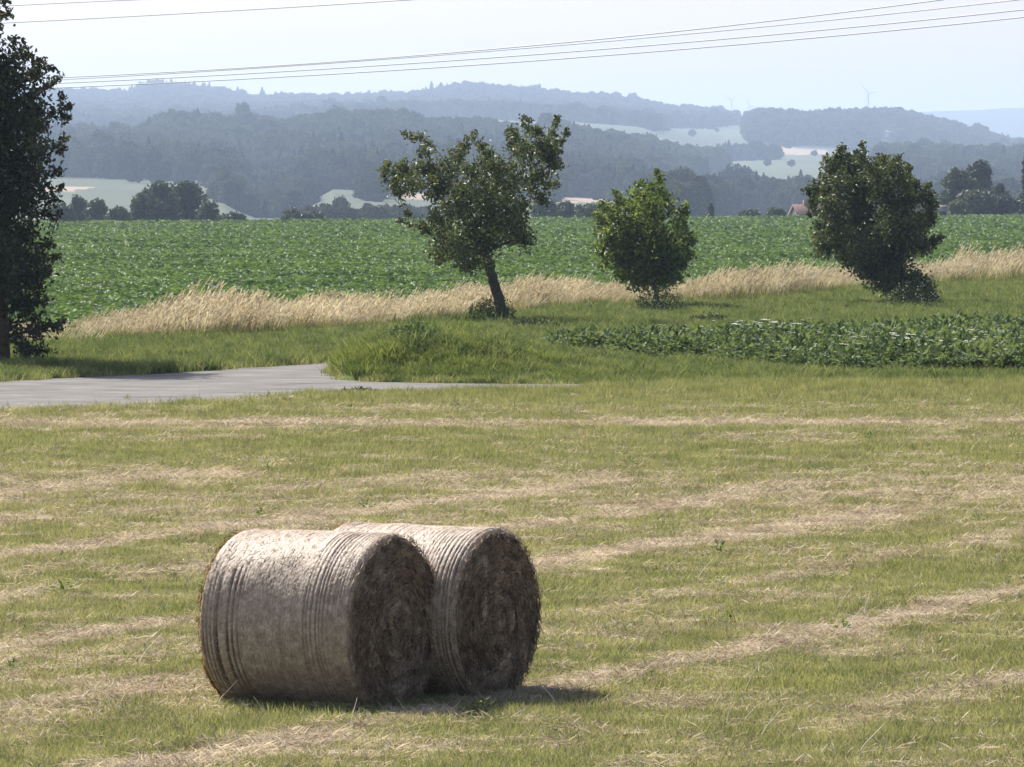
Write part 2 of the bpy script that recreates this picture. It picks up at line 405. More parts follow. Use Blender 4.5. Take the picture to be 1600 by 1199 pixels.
def meadow():
    G = []
    for k in range(4):
        b = MB(); b.add(*tuft(52, .20, .08, .0068, .75)); b.add(*lying(5, .2, .10, .006, .04)); G.append(b.mesh('tuft'))
    g1 = variants('meadow_green', G, M['green_blade'])
    G = []
    for k in range(4):
        b = MB(); b.add(*tuft(38, .20, .07, .007, .9)); b.add(*lying(14, .2, .10, .006, .04)); G.append(b.mesh('tuft'))
    g2 = variants('meadow_mixed', G, M['mixed_blade'])
    G = []
    for k in range(4):
        b = MB(); b.add(*tuft(8, .2, .075, .006, 1.2)); b.add(*lying(46, .24, .125, .0062, .05)); G.append(b.mesh('tuft'))
    g3 = variants('meadow_straw', G, M['straw'])
    n = 64000
    d = 36.5 * np.exp(R.random(n) * math.log(113 / 36.5))
    # weight by width of the visible strip
    x = (R.random(n) * 2 - 1) * (.093 * d + 2.2)
    keep = R.random(n) < (.35 + .65 * d / 113); x, d = x[keep], d[keep]
    keep = ~edgeless(x, d + .1); x, d = x[keep], d[keep]
    s = straw_d(x, d) + .30 * R.normal(size=len(x))
    z = hn(x, d)
    P = np.stack([x, d, z], 1)
    sc = (.75 + .5 * R.random(len(x))) * (1 + .35 * sstep(50, 110, d))
    for nm, c, msk in (('meadow_grass', g1, s < .42), ('meadow_dry_grass', g2, (s >= .26) & (s < .78)), ('meadow_straw', g3, s >= .66)):
        q = np.where(msk)[0]
        hs = sc[q].copy(); vs = hs * (.7 + .8 * fbm(x[q], d[q], 1.1, 40))
        if nm == 'meadow_grass': vs = vs * (1 + .5 * sstep(98, 110, d[q]))
        o = scatter(nm, P[q], R.random(len(q)) * 6.283, np.stack([hs, hs, vs], 1), R.integers(0, 4, len(q)), c)
meadow()
def weeds_in_meadow():
    A = []
    for k in range(3):
        b = MB(); n = 40; C = rdir(n) * (R.random((n, 1)) ** .5) * np.array([.11, .11, .1]); C[:, 2] = abs(C[:, 2]) + .02
        b.add(*leaf_arrays(C, C * np.array([1, 1, .4]) + .03 * rdir(n), np.array([0, 0, 1.]) + .4 * rdir(n), .06 * (.6 + .7 * R.random(n)), .022, .15)); A.append(b.mesh('weed'))
    c = variants('meadow_weed', A, M['leaf_bush'])
    n = 420; d = 38 * np.exp(R.random(n) * 1.02); x = (R.random(n) * 2 - 1) * (.095 * d + 1); k = fbm(x, d, 4, 130) > .5; x, d = x[k], d[k]
    scatter('meadow_weeds', np.stack([x, d, hn(x, d)], 1), R.random(len(x)) * 6.283, .5 + .9 * R.random(len(x)) ** 2, R.integers(0, 3, len(x)), c)
    A = []
    for k in range(3):
        b = MB(); t = R.normal(size=3) * .06; b.tube([(0, 0, 0), (t[0], t[1], .12), (t[0] * 2.6, t[1] * 2.6, .25)], [.004, .003, .002], 4, False); b.add(*lying(3, .12, .3, .006, .06)); A.append(b.mesh('stalk'))
    c = variants('stalk', A, M['petal_straw'])
    n = 260; d = 38 * np.exp(R.random(n) * 1.02); x = (R.random(n) * 2 - 1) * (.095 * d + 1)
    scatter('stray_stalks', np.stack([x, d, hn(x, d)], 1), R.random(len(x)) * 6.283, .5 + .7 * R.random(len(x)), R.integers(0, 3, len(x)), c)
M['petal_straw'] = plain('bleached_stalk', (.62, .56, .45), (.72, .66, .56), 5, .7)
weeds_in_meadow()

# green verge, bank and roadside grass
def verge():
    A = [MB() for k in range(4)]
    for b in A: b.add(*tuft(30, .24, .25, .02, .75))
    c = variants('verge_tuft', [b.mesh('tuft') for b in A], M['verge_blade'])
    n = 34000
    px = R.uniform(-160, 1760, n); dd = dry_base_d(px)
    d0 = np.interp(px, [-200, 0, 250, 520, 521, 1000, 1760], [3.8 * F / 304, 3.8 * F / 297, 3.8 * F / 285, 3.8 * F / 267, 113.6, 113.0, 111.5])
    d = d0 + (dd + 5 - d0) * R.random(n) ** 1.3
    x = (px - 800) / F * d
    k = ~edgeless(x, d) & ~inpoly(x, d, POT); x, d, px = x[k], d[k], px[k]
    sc = .25 + 1.3 * fbm(x, d, 1.1, 50) ** 1.5 + .5 * R.random(len(x)) ** 2
    near = sstep(111, 117, d); sc = sc * (.45 + .55 * near)
    sc = sc * np.where(px > 1000, .8, 1)
    o = scatter('verge_grass', np.stack([x, d, hn(x, d)], 1), R.random(len(x)) * 6.283, sc, R.integers(0, 4, len(x)), c)
    # tall grass on the bank
    A = [MB() for k in range(4)]
    for b in A: b.add(*tuft(34, .2, .25, .019, .8, wind=(.1, 0)))
    c = variants('bank_tuft', [b.mesh('tuft') for b in A], M['mound_blade'])
    n = 15000
    px = R.uniform(518, 1010, n); d = R.uniform(114.6, 124, n); x = (px - 800) / F * d
    lim = np.interp(px, [518, 545, 620, 1010], [119, 122.5, 124, 124]); lo = np.interp(px, [518, 560, 700, 1010], [118, 115.3, 114.6, 114.2])
    k = (d < lim) & (d > lo) & ~edgeless(x, d) & ~inpoly(x, d, POT); x, d, px = x[k], d[k], px[k]
    sc = (.15 + 1.5 * fbm(x, d, .8, 60) ** 1.6 + .45 * R.random(len(x)) ** 2) * np.interp(px, [520, 560, 700, 850, 1010], [.75, 1, .95, .65, .5])
    scatter('bank_grass', np.stack([x, d, hn(x, d)], 1), R.random(len(x)) * 6.283, sc, R.integers(0, 4, len(x)), c)
verge()

# fringe that overhangs the road edges
def fringe():
    A = [MB() for k in range(3)]
    for b in A: b.add(*tuft(30, .18, .16, .012, .8))
    c = variants('roadside_tuft', [b.mesh('tuft') for b in A], M['green_blade'])
    P = []
    n = len(ROADG)
    for i in range(n):
        a = ROADG[i]; b = ROADG[(i + 1) % n]; L = np.linalg.norm(b - a)
        if ROAD[i][0] > 1000 or ROAD[i][0] < -250: continue
        m = int(L * 9)
        t = R.random((m, 1)); q = a + (b - a) * t + R.normal(size=(m, 2)) * .12
        P.append(q)
    P = np.concatenate(P); k = R.random(len(P)) < .35 + .8 * fbm(P[:, 0], P[:, 1], .8, 70); P = P[k]
    scatter('roadside_grass', np.concatenate([P, hn(P[:, 0], P[:, 1])[:, None]], 1), R.random(len(P)) * 6.283, .6 + .8 * R.random(len(P)), R.integers(0, 3, len(P)), c)
fringe()

# pale tall dry grass along the lane, blown to the right
def dry_grass():
    A = []
    for k in range(4):
        b = MB()
        n = 22; B = np.zeros((n, 3)); a = R.random(n) * 6.283; r = .38 * np.sqrt(R.random(n)); B[:, 0] = r * np.cos(a); B[:, 1] = r * np.sin(a)
        H = .4 + .65 * R.random(n); w = .22 + .28 * R.random(n)
        for i in range(n):
            t = np.linspace(0, 1, 5); dy = R.normal() * .12
            pts = np.stack([B[i, 0] + w[i] * H[i] * t ** 2.2, B[i, 1] + dy * t ** 2, H[i] * (t - .16 * w[i] * t ** 3)], 1)
            fa = R.random() * 3.1; sd = np.array([math.cos(fa), math.sin(fa), 0]) * .5
            wd = np.array([.008, .008, .009, .018, .003])
            V = np.concatenate([pts - sd * wd[:, None], pts + sd * wd[:, None]]); q = [(j, j + 5, j + 6, j + 1) for j in range(4)]
            b.add(V, [q])
            # seed head: a loose spindle of short awns
            m = 5; tt = .78 + .22 * R.random(m); hp = np.stack([np.interp(tt, t, pts[:, c]) for c in range(3)], 1)
            ax = unit(pts[-1] - pts[-2]) + rdir(m) * .35
            b.add(*leaf_arrays(hp, ax, rdir(m), .10 + .07 * R.random(m), .018 + .010 * R.random(m), .1))
        A.append(b.mesh('dry_tuft'))
    c = variants('dry_tuft', A, M['dry_blade'])
    n = 2350
    px = R.uniform(-170, 1770, n); base = dry_base_d(px); d = base + R.random(n) ** 1.1 * np.interp(px, [-200, 200, 700, 1000, 1250, 1700], [12, 14, 16, 14, 20, 24]) - 1.5
    x = (px - 800) / F * d
    hpx = np.interp(px, DRY_PX, DRY_BASE) - np.interp(px, DRY_PX, DRY_TOP)
    hh = hpx * base / F
    sc = hh * (.35 + 1.0 * fbm(x, d, 1.3, 81)) * (.7 + .5 * R.random(n))
    k = R.random(n) < np.interp(px, [-200, 100, 200, 960, 1020, 1075, 1120, 1300, 1340, 1440, 1480, 1800], [.5, .7, 1, 1, .7, .7, 1, 1, .6, .4, .8, .9])
    # thinner next to the dark weeds at the fruit tree
    k &= ~((abs(px - 765) < 42) & (d < base + 3))
    x, d, sc = x[k], d[k], sc[k]; m = len(x)
    scatter('dry_grass', np.stack([x, d, hn(x, d)], 1), R.normal(size=m) * .5, sc, R.integers(0, 4, m), c)
    A = []
    for k in range(3):
        b = MB(); b.add(*tuft(40, .36, .5, .017, .5, wind=(.2, 0))); A.append(b.mesh('leaf_tuft'))
    c = variants('dry_leaf_tuft', A, M['dry_base'])
    k = R.random(m) < .8
    q = np.where(k)[0]
    scatter('dry_grass_leaves', np.stack([x[q], d[q] - .6, hn(x[q], d[q])], 1), R.normal(size=len(q)) * .5, sc[q] * (.85 + .4 * R.random(len(q))), R.integers(0, 3, len(q)), c)
dry_grass()

# beet crop field
def beet():
    A = []
    for k in range(5):
        b = MB(); n = 18
        a = R.random(n) * 6.283; el = np.radians(R.uniform(8, 58, n)); L = R.uniform(.19, .31, n)
        st = R.uniform(.08, .2, n)
        dirv = np.stack([np.cos(a) * np.cos(el), np.sin(a) * np.cos(el), np.sin(el)], 1)
        C = dirv * (st + L * .45)[:, None]; ax = dirv + np.array([0, 0, -.35]); nm = np.array([0, 0, 1.]) + .6 * R.normal(size=(n, 3))
        b.add(*leaf_arrays(C, ax, nm, L, L * .55, .3))
        A.append(b.mesh('beet'))
    c = variants('beet_plant', A, M['beet'])
    n = 115000
    u = R.random(n); p = -.9; lo, hi = 125., 860.
    d = (lo ** p + u * (hi ** p - lo ** p)) ** (1 / p)
    px = R.uniform(-220, 1820, n)
    k = (d > dry_base_d(px) + np.interp(px, [0, 1600], [11, 18])) & (d < far_edge(px) + 3); d, px = d[k], px[k]
    x = (px - 800) / F * d
    # sown in rows across the view
    rows = np.array([.30, .954]); perp = x * rows[1] - d * rows[0]
    sc = (1.0 + .35 * R.random(len(x))) * (1 + .5 * sstep(250, 700, d)) * (.75 + .5 * fbm(x, d, 9, 90))
    sz = sc * (.9 + .3 * fbm(x, d, 25, 95))
    scatter('beet_crop', np.stack([x, d, hn(x, d)], 1), R.random(len(x)) * 6.283, np.stack([sc, sc, sz], 1), R.integers(0, 5, len(x)), c)
beet()

# potato patch with white flowers
def potato():
    A = []
    for k in range(5):
        b = MB(); n = 95
        C = rdir(n); C[:, 2] = np.abs(C[:, 2]); C *= np.array([.34, .34, .40]) * (.55 + .5 * R.random((n, 1))) ; C[:, 2] += .10
        ax = C * np.array([1, 1, .3]) + rdir(n) * .12; b.add(*leaf_arrays(C, ax, np.array([0, 0, 1.]) + .45 * R.normal(size=(n, 3)), .11 + .06 * R.random(n), .07 + .03 * R.random(n), .18))
        for s in range(7):
            t = rdir(1)[0]; t[2] = abs(t[2]) + .6; t /= np.linalg.norm(t); b.tube([(0, 0, 0), t * .2, t * .42], [.012, .009, .004], 4, False)
        me = b.mesh('potato'); me.materials.append(M['potato']); me.materials.append(M['petal'])
        if k < 2:
            m = 2 + k; b2 = MB(); b2.V = list(b.V); b2.P = {q: list(v) for q, v in b.P.items()}; b2.n = b.n
            C = np.stack([R.uniform(-.25, .25, m), R.uniform(-.25, .25, m), R.uniform(.5, .58, m)], 1)
            nb = sum(len(v) for vv in b.P.values() for v in vv)
            b3 = MB()
            for i in range(m):
                w = .034 + .016 * R.random(); th = np.arange(5) / 5 * 6.283 + R.random()
                cc = np.repeat(C[i][None], 5, 0); axx = np.stack([np.cos(th), np.sin(th), .25 + 0 * th], 1)
                b3.add(*leaf_arrays(cc + axx * w * .6, axx, np.tile([0, 0, 1.], (5, 1)) + .1, w * 1.3, w * 1.1, .1))
            V1, P1 = b.arrays(); V3, P3 = b3.arrays()
            me = mesh_np('potato', np.concatenate([V1, V3]), P1 + [p + len(V1) for p in P3])
            me.materials.append(M['potato']); me.materials.append(M['petal'])
            n1 = sum(len(p) for p in P1); mi = np.zeros(len(me.polygons), np.int32); mi[n1:] = 1
            me.polygons.foreach_set('material_index', mi)
        A.append(me)
    c = variants('potato_plant', A, None)
    lo = POT.min(0); hi = POT.max(0); n = 16000
    x = R.uniform(lo[0], hi[0], n); y = R.uniform(lo[1], hi[1], n)
    # rows parallel to the front edge, .75 m apart
    v = y + .30 * x; v2 = np.round(v / .8) * .8 + R.normal(size=n) * .12; y = y + (v2 - v)
    k = inpoly(x, y, POT) & (x < .1 * y + 1); x, y = x[k], y[k]
    k = R.random(len(x)) < .45 + .8 * fbm(x, y, 1.2, 101); x, y = x[k], y[k]
    fl = fbm(x, y, 6, 103) + .3 * R.random(len(x))
    idx = np.where(fl > .78, R.integers(0, 5, len(x)), R.integers(2, 5, len(x)))
    sc = (.72 + .5 * R.random(len(x))) * (.65 + .65 * fbm(x, y, 1.3, 105))
    ed = inpoly(x, y - 1.6, POT); sc = np.where(ed, sc, sc * R.uniform(.35, 1.0, len(x)))
    scatter('potato_crop', np.stack([x, y, hn(x, y)], 1), R.random(len(x)) * 6.283, sc, idx, c)
potato()

# ------------------------------------------------------------------ trees near the lane
def tree_from_clumps(name, label, cat, d, trunk, clumps, leafmat, barkmat, leaf=.1, dens=260, depth=.8, fork=-1, layers=2, group=None, limb_r=.055, biasup=.5, extra=None, rsc=1.0, loose=.12, twig=.5):
    """trunk: [(px,py,radius m)], clumps: [(px,py,r px)] as seen; each clump gets a distance of its own within the crown's depth"""
    s = d / F
    base = at(trunk[0][0], trunk[0][1], d); base[2] = hn(base[0], base[1]) - .03
    root = empty(name, base, label=label, cat=cat, group=group)
    tp = np.array([at(a, b, d) for a, b, r in trunk]); tp[0, 2] = base[2]
    tr = np.array([t[2] for t in trunk])
    tb = MB(); cb = MB()
    # finer trunk with slight wobble and flare
    tt = np.linspace(0, len(tp) - 1, 4 * len(tp)); P = np.stack([np.interp(tt, np.arange(len(tp)), tp[:, c]) for c in range(3)], 1)
    P[1:-1] += R.normal(size=(len(P) - 2, 3)) * .012; rr = np.interp(tt, np.arange(len(tp)), tr); rr[0] *= 1.35
    tb.tube(P - base, rr, 9)
    forkp = tp[fork]
    nodes = [p for p in P[len(P) // 2:]] if fork == -1 else [p for p in P[4:]]; nrad = [limb_r] * len(nodes); ndep = [float(np.linalg.norm(p - nodes[0])) * .3 for p in nodes]
    clumps = sorted(clumps, key=lambda c: np.hypot(c[0] - trunk[fork][0], c[1] - trunk[fork][1]) if fork == -1 else R.random())
    cx = np.array([c[0] for c in clumps]); cr = np.array([c[2] for c in clumps]); mid = (cx.min() + cx.max()) / 2; hw = (cx.max() - cx.min()) / 2 + cr.mean()
    for (px, py, r) in clumps:
        env = math.sqrt(max(.06, 1 - ((px - mid) / (hw * 1.05)) ** 2)) * hw * s * depth
        ks = layers if r > 16 else max(1, layers - 1)
        for k in range(ks):
            dz = (R.random() * 2 - 1) * env if ks > 1 else (R.random() * 2 - 1) * env * .6
            c = at(px + R.normal() * r * .15, py + R.normal() * r * .15, d) ; c[1] += dz; c[0] *= (d + dz) / d; 
            rad = r * s * rsc
            # limb: leaves the nearest older limb and bends up into the clump
            nn = np.array(nodes); co_ = np.linalg.norm(nn - c, axis=1) + .45 * np.array(ndep) + np.where(nn[:, 2] > c[2] + .1, .5, 0)
            j = int(np.argmin(co_)); st = nn[j]; ln = np.linalg.norm(c - st)
            mp = (st + c) / 2 + np.array([0, 0, -.12 * ln]) * R.uniform(-.3, 1) + R.normal(size=3) * .1 * ln
            t = np.linspace(0, 1, 6)[:, None]; L = st * (1 - t) ** 2 + 2 * mp * t * (1 - t) + c * t ** 2
            r0 = max(.01, nrad[j] * .8); tb.tube(L - base, np.linspace(r0, max(.006, r0 * .45), 6), 5, False)
            for q in range(2, 6): nodes.append(L[q]); nrad.append(r0 * (1 - .1 * q)); ndep.append(ndep[j] + ln * q / 5)
            m_ = max(8, int(dens * .10 * ln / .5)); tq = R.uniform(.35, 1.0, m_); kq = (tq * 5).astype(int).clip(0, 4); fq = (tq * 5 - kq)[:, None]
            Cq = L[kq] * (1 - fq) + L[kq + 1] * fq + R.normal(size=(m_, 3)) * min(.11, .04 + rad * .25)
            lq = leaf * (.65 + .6 * R.random(m_)); vq, pq = leaf_arrays(Cq, rdir(m_) + np.array([0, 0, -.3]), rdir(m_) + np.array([0, 0, biasup]), lq, lq * .55); cb.add(vq - base, pq)
            n = int(dens * (rad / .3) ** 2 * (.75 + .5 * R.random()) / ks * 1.4)
            # leaves sit in small sprays inside the clump
            ns = max(3, n // 9); sp = rdir(ns) * (R.random((ns, 1)) ** .45) * rad * np.array([1, 1, .95]) + c
            for q in sp[:int(ns * twig)]:
                tb.tube(np.array([c, (c + q) / 2 + R.normal(size=3) * .03, q]) - base, [.008, .006, .003], 3, False)
            w = R.integers(0, ns, n); C = sp[w] + R.normal(size=(n, 3)) * loose * min(1, rad / .3)
            ax = rdir(n) + np.array([0, 0, -.35]) ; nm = rdir(n) + np.array([0, 0, biasup])
            l = leaf * (.7 + .6 * R.random(n)); cb.add(*(lambda a: (a[0] - base, a[1]))(leaf_arrays(C, ax, nm, l, l * .55)))
    if extra: extra(tb, cb, base, s)
    link('trunk', tb.mesh('trunk', True), barkmat, root)
    link('crown', cb.mesh('crown'), leafmat, root)
    return root

FD = yd(508)
fruit = [(597,272,13),(612,290,15),(628,262,15),(606,258,9),(645,285,20),(622,300,9),(632,210,7),(655,215,10),(668,224,8),(660,240,10),(674,256,14),(655,262,14),
 (688,290,26),(702,262,22),(718,240,13),(730,222,8),(742,208,7),(712,322,30),(690,345,24),(745,270,26),(770,255,18),(757,232,10),(752,305,36),(738,352,38),(700,382,28),(686,398,18),
 (764,388,34),(800,352,30),(820,372,20),(795,330,32),(800,205,11),(796,228,14),(820,192,11),(816,232,26),(838,206,12),(846,240,26),(838,272,32),(800,282,32),(866,262,14),
 (858,228,10),(866,205,8),(869,186,7),(886,205,8),(878,222,8),(868,285,10),(846,308,16),(636,332,7),(626,345,7),(640,352,5),(735,412,18),(765,415,14),(660,360,13),(812,318,18),(780,300,22),(722,400,22),(668,264,14),(680,274,18),(664,234,9),(645,218,8),(862,246,14),(872,234,9),(868,216,8),(868,196,7),(726,232,10),(737,216,7),(712,250,14),(808,216,14),(828,200,10),(850,222,12),(622,276,16),(640,272,16),(762,240,12),(780,268,18),(728,300,26),(770,330,30)]
tree_from_clumps('fruit_tree', 'leaning fruit tree with slanting bare trunk and ragged open crown above dry grass', 'tree', FD,
    [(792,512,.2),(786,490,.165),(775,455,.15),(767,425,.14),(758,395,.115)], fruit, M['leaf_fruit'], M['bark'], .12, 160, .7, layers=2, loose=.10, rsc=.88)
BD = yd(482)
bush = [(944,322,9),(936,348,10),(967,312,8),(958,340,20),(985,328,18),(1000,305,14),(1018,298,11),(1029,283,8),(1034,296,8),(1027,272,5),(1040,312,10),(962,302,5),(1000,288,6),(932,335,5),(1082,378,6),(1072,322,5),(1010,325,26),(1042,325,16),(1058,345,12),(1068,330,7),(1074,372,13),(1078,395,10),(950,372,22),(938,392,12),
 (985,368,34),(1022,368,36),(1052,385,24),(964,408,22),(1000,412,32),(1040,412,28),(1066,412,14),(1000,438,20),(1030,440,22),(976,432,12),(1052,430,14)]
tree_from_clumps('bushy_tree', 'small bushy tree, bright yellow-green leaves at its top, between two darker trees', 'tree', BD,
    [(1030,484,.09),(1026,465,.08),(1022,440,.075),(1016,410,.06)], bush, M['leaf_bush'], M['bark'], .165, 135, .8, layers=3, loose=.15, rsc=.9)
RD = yd(474)
rtree = [(1300,262,16),(1314,244,11),(1312,232,5),(1345,242,11),(1347,224,5),(1318,232,5),(1290,248,6),(1378,250,8),(1404,250,7),(1418,264,7),(1452,290,6),(1464,318,6),(1262,300,6),(1264,335,5),(1276,352,6),(1470,370,5),(1333,265,26),(1302,290,26),(1282,293,15),(1270,318,9),(1274,300,8),(1370,270,25),(1396,262,16),(1410,278,18),(1424,292,12),(1385,300,28),(1340,300,33),(1302,325,27),
 (1420,312,20),(1446,308,14),(1457,325,9),(1454,345,12),(1400,340,33),(1350,345,38),(1305,365,30),(1288,388,16),(1432,350,24),(1402,380,33),(1352,390,38),(1440,382,18),(1460,378,8),(1370,420,33),(1400,422,30),(1328,402,22),
 (1428,440,26),(1448,452,16),(1412,452,20),(1460,466,7),(1390,440,20)]
tree_from_clumps('dense_tree', 'broad dark round tree with foliage down to the ground, by the potato field', 'tree', RD,
    [(1436,476,.13),(1424,450,.12),(1404,415,.11),(1385,380,.09)], rtree, M['leaf_fruit'], M['bark'], .14, 215, .8, layers=3, loose=.11, rsc=.9)
LD = 123.5
ltree = []
for yy, xr in [(-55,-60),(-20,-35),(20,-14),(58,4),(95,36),(130,62),(165,74),(200,75),(235,73),(270,68),(300,66),(335,52),(370,52),(400,62),(430,52),(455,36)]:
    xx = xr - 12
    while xx > -150 + max(0, (20 - yy)) * .4:
        ltree.append((xx + R.normal() * 5, yy + R.normal() * 6, 24 if xx < xr - 20 else 17)); xx -= R.uniform(22, 32)
ltree += [(14,22,5),(8,5,6),(22,62,5),(38,72,6),(45,85,8),(64,98,7),(82,105,5),(94,122,5),(100,150,5),(108,165,6),(104,185,6),(98,215,5),(96,235,5),(92,270,6),(96,292,5),(84,312,7),(92,335,4),(78,380,8),(88,404,6),(72,430,8),(60,458,9),(75,505,6),(92,512,6),(60,520,8),(45,490,10),(30,520,9),(64,545,7),(35,470,12),(32,540,9),(46,550,9),(34,560,8),(55,500,7),(48,470,10),(34,440,12),(60,430,9),(28,505,8),(70,470,6),(82,510,5),(-40,470,18),(100,500,4),(-70,500,22),(-100,470,24)]
def suckers(tb, cb, base, s):
    for i in range(6):
        px = R.uniform(26, 60); a = at(px, 556, LD + R.normal() * .4); b = at(px + R.normal() * 8, R.uniform(430, 500), LD + R.normal() * .5)
        a[2] = base[2]; m = (a + b) / 2 + R.normal(size=3) * .05
        tb.tube(np.array([a, m, b]) - base, [.011, .008, .004], 4, False)
tree_from_clumps('tall_tree', 'tall dark tree at the edge of the lane, cut off by the picture edge', 'tree', LD,
    [(2,576,.2),(3,520,.17),(-3,440,.16),(-20,300,.13),(-30,120,.09),(-32,0,.05)], ltree, M['leaf_pear'], M['bark_warm'], .12, 200, .8, fork=3, loose=.2, layers=3, extra=suckers, limb_r=.06)

# weeds: herbs at the tree feet, tree shade painted into their dark leaves
def weed(name, label, px, py, w, h, n, mat=None, leaf=.09, d=None):
    base = gnd(px, py) if d is None else at(px, 560, d); d = base[1]; base[2] = hn(base[0], base[1]); s = d / F; b = MB()
    C = rdir(n) * (R.random((n, 1)) ** .4) * np.array([w * s, w * s, h * s]); C[:, 2] = np.abs(C[:, 2])
    top = .75 + .5 * vnoise(C[:, 0], C[:, 1], .25, 7); C[:, 2] *= top
    b.add(*leaf_arrays(C, rdir(n) * .7 + np.array([0, 0, .5]), rdir(n) + np.array([0, 0, .4]), leaf * (.6 + .8 * R.random(n)), leaf * .4, .2))
    for i in range(n // 25):
        q = C[R.integers(0, n)]; b.tube([(q[0] * .7, q[1] * .7, 0), (q[0] * .85, q[1] * .85, q[2] * .6), q], [.008, .006, .003], 3, False)
    tag(link(name, b.mesh(name), mat or M['leaf_weed'], None, base), label, 'weeds')
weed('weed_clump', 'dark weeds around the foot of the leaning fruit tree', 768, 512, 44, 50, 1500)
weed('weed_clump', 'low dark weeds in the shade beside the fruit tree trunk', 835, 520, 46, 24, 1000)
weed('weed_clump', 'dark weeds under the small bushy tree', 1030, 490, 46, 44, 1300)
weed('weed_clump', 'flat patch of dark weeds between bushy tree and potato field', 1105, 508, 38, 20, 800)
weed('weed_clump', 'broad-leaved green weeds on top of the grassy bank at the junction', 648, 560, 60, 31, 1500, M['potato'], .10, d=117.4)
weed('weed_clump', 'grey-green weed tuft at the road edge before the bank', 560, 616, 42, 11, 320, M['leaf_weed'], .09)
weed('weed_clump', 'small dark green weed in the stubble beside the hay bales', 293, 1052, 14, 11, 120, M['potato'], .06)
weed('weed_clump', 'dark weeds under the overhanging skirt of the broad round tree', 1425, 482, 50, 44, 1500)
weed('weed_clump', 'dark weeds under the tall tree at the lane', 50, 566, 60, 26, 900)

# ------------------------------------------------------------------ hay bales
def bale_mats():
    m, t, out = nt('net_wrap'); p = N(t, 'ShaderNodeBsdfPrincipled'); p.inputs['Roughness'].default_value = .58; p.inputs['Specular IOR Level'].default_value = .3
    g = N(t, 'ShaderNodeTexCoord')
    n1 = N(t, 'ShaderNodeTexNoise'); n1.inputs['Scale'].default_value = 14; n1.inputs['Detail'].default_value = 7
    mp = N(t, 'ShaderNodeMapping'); mp.inputs['Scale'].default_value = (70, 38, 38); n2 = N(t, 'ShaderNodeTexNoise'); n2.inputs['Scale'].default_value = 1.; n2.inputs['Detail'].default_value = 3
    t.links.new(g.outputs['Object'], n1.inputs['Vector']); t.links.new(g.outputs['Object'], mp.inputs[0]); t.links.new(mp.outputs[0], n2.inputs['Vector'])
    v = N(t, 'ShaderNodeTexVoronoi'); v.inputs['Scale'].default_value = 55; v.feature = 'DISTANCE_TO_EDGE'; t.links.new(g.outputs['Object'], v.inputs['Vector'])
    at_ = N(t, 'ShaderNodeAttribute', attribute_name='groove')
    s = N(t, 'ShaderNodeMath', operation='ADD'); t.links.new(n1.outputs[0], s.inputs[0]); t.links.new(n2.outputs[0], s.inputs[1])
    c = ramp(t, s.outputs[0], [(.0, (.11, .077, .052)), (.34, (.215, .158, .112)), (.50, (.35, .277, .212)), (.66, (.52, .438, .358)), (1, (.64, .555, .47))])
    s2 = N(t, 'ShaderNodeMath', operation='MULTIPLY'); s2.inputs[1].default_value = .5
    t.links.new(s.outputs[0], s2.inputs[0]); t.links.new(s2.outputs[0], t.nodes[-2].inputs[0]) if False else None
    hs = N(t, 'ShaderNodeMath', operation='MULTIPLY'); hs.inputs[1].default_value = .5; t.links.new(s.outputs[0], hs.inputs[0])
    rmp = c.node; t.links.new(hs.outputs[0], rmp.inputs[0])
    mx = N(t, 'ShaderNodeMix', data_type='RGBA'); mx.inputs[7].default_value = (.075, .052, .038, 1); t.links.new(c, mx.inputs[6]); t.links.new(at_.outputs['Fac'], mx.inputs[0])
    t.links.new(mx.outputs[2], p.inputs['Base Color'])
    b = N(t, 'ShaderNodeBump'); b.inputs['Strength'].default_value = .45; b.inputs['Distance'].default_value = .012; t.links.new(n2.outputs[0], b.inputs['Height']); t.links.new(b.outputs[0], p.inputs['Normal'])
    t.links.new(p.outputs[0], out.inputs[0]); M['net'] = m
    m, t, out = nt('bale_straw'); p = N(t, 'ShaderNodeBsdfPrincipled'); p.inputs['Roughness'].default_value = .8
    g = N(t, 'ShaderNodeTexCoord'); n1 = N(t, 'ShaderNodeTexNoise'); n1.inputs['Scale'].default_value = 7; n1.inputs['Detail'].default_value = 7; n1.inputs['Distortion'].default_value = 1.2
    t.links.new(g.outputs['Object'], n1.inputs['Vector']); geo = N(t, 'ShaderNodeNewGeometry')
    s = N(t, 'ShaderNodeMath', operation='MULTIPLY_ADD'); s.inputs[1].default_value = .5; t.links.new(geo.outputs['Random Per Island'], s.inputs[0]); 
    k = N(t, 'ShaderNodeMath', operation='MULTIPLY_ADD'); k.inputs[1].default_value = 1.4; k.inputs[2].default_value = -.45; t.links.new(n1.outputs[0], k.inputs[0]); t.links.new(k.outputs[0], s.inputs[2])
    la = N(t, 'ShaderNodeAttribute', attribute_name='layer'); s3 = N(t, 'ShaderNodeMath', operation='MULTIPLY_ADD'); s3.inputs[1].default_value = .17; t.links.new(la.outputs['Fac'], s3.inputs[0])
    s4 = N(t, 'ShaderNodeMath', operation='SUBTRACT'); s4.inputs[1].default_value = .07; t.links.new(s.outputs[0], s4.inputs[0]); t.links.new(s4.outputs[0], s3.inputs[2])
    t.links.new(ramp(t, s3.outputs[0], [(.05, (.075, .05, .034)), (.4, (.19, .135, .092)), (.65, (.30, .225, .16)), (.95, (.47, .37, .275))]), p.inputs['Base Color'])
    t.links.new(p.outputs[0], out.inputs[0]); M['bale_straw'] = m
    M['sunglow_straw'] = leaf_mat('straw_sunglow_tint', [(.09,.05,.026), (.17,.095,.05), (.27,.17,.10)], .3, .7, 9, spec=.1)  # far-end straw with the orange glow of the sun put into its colour
bale_mats()

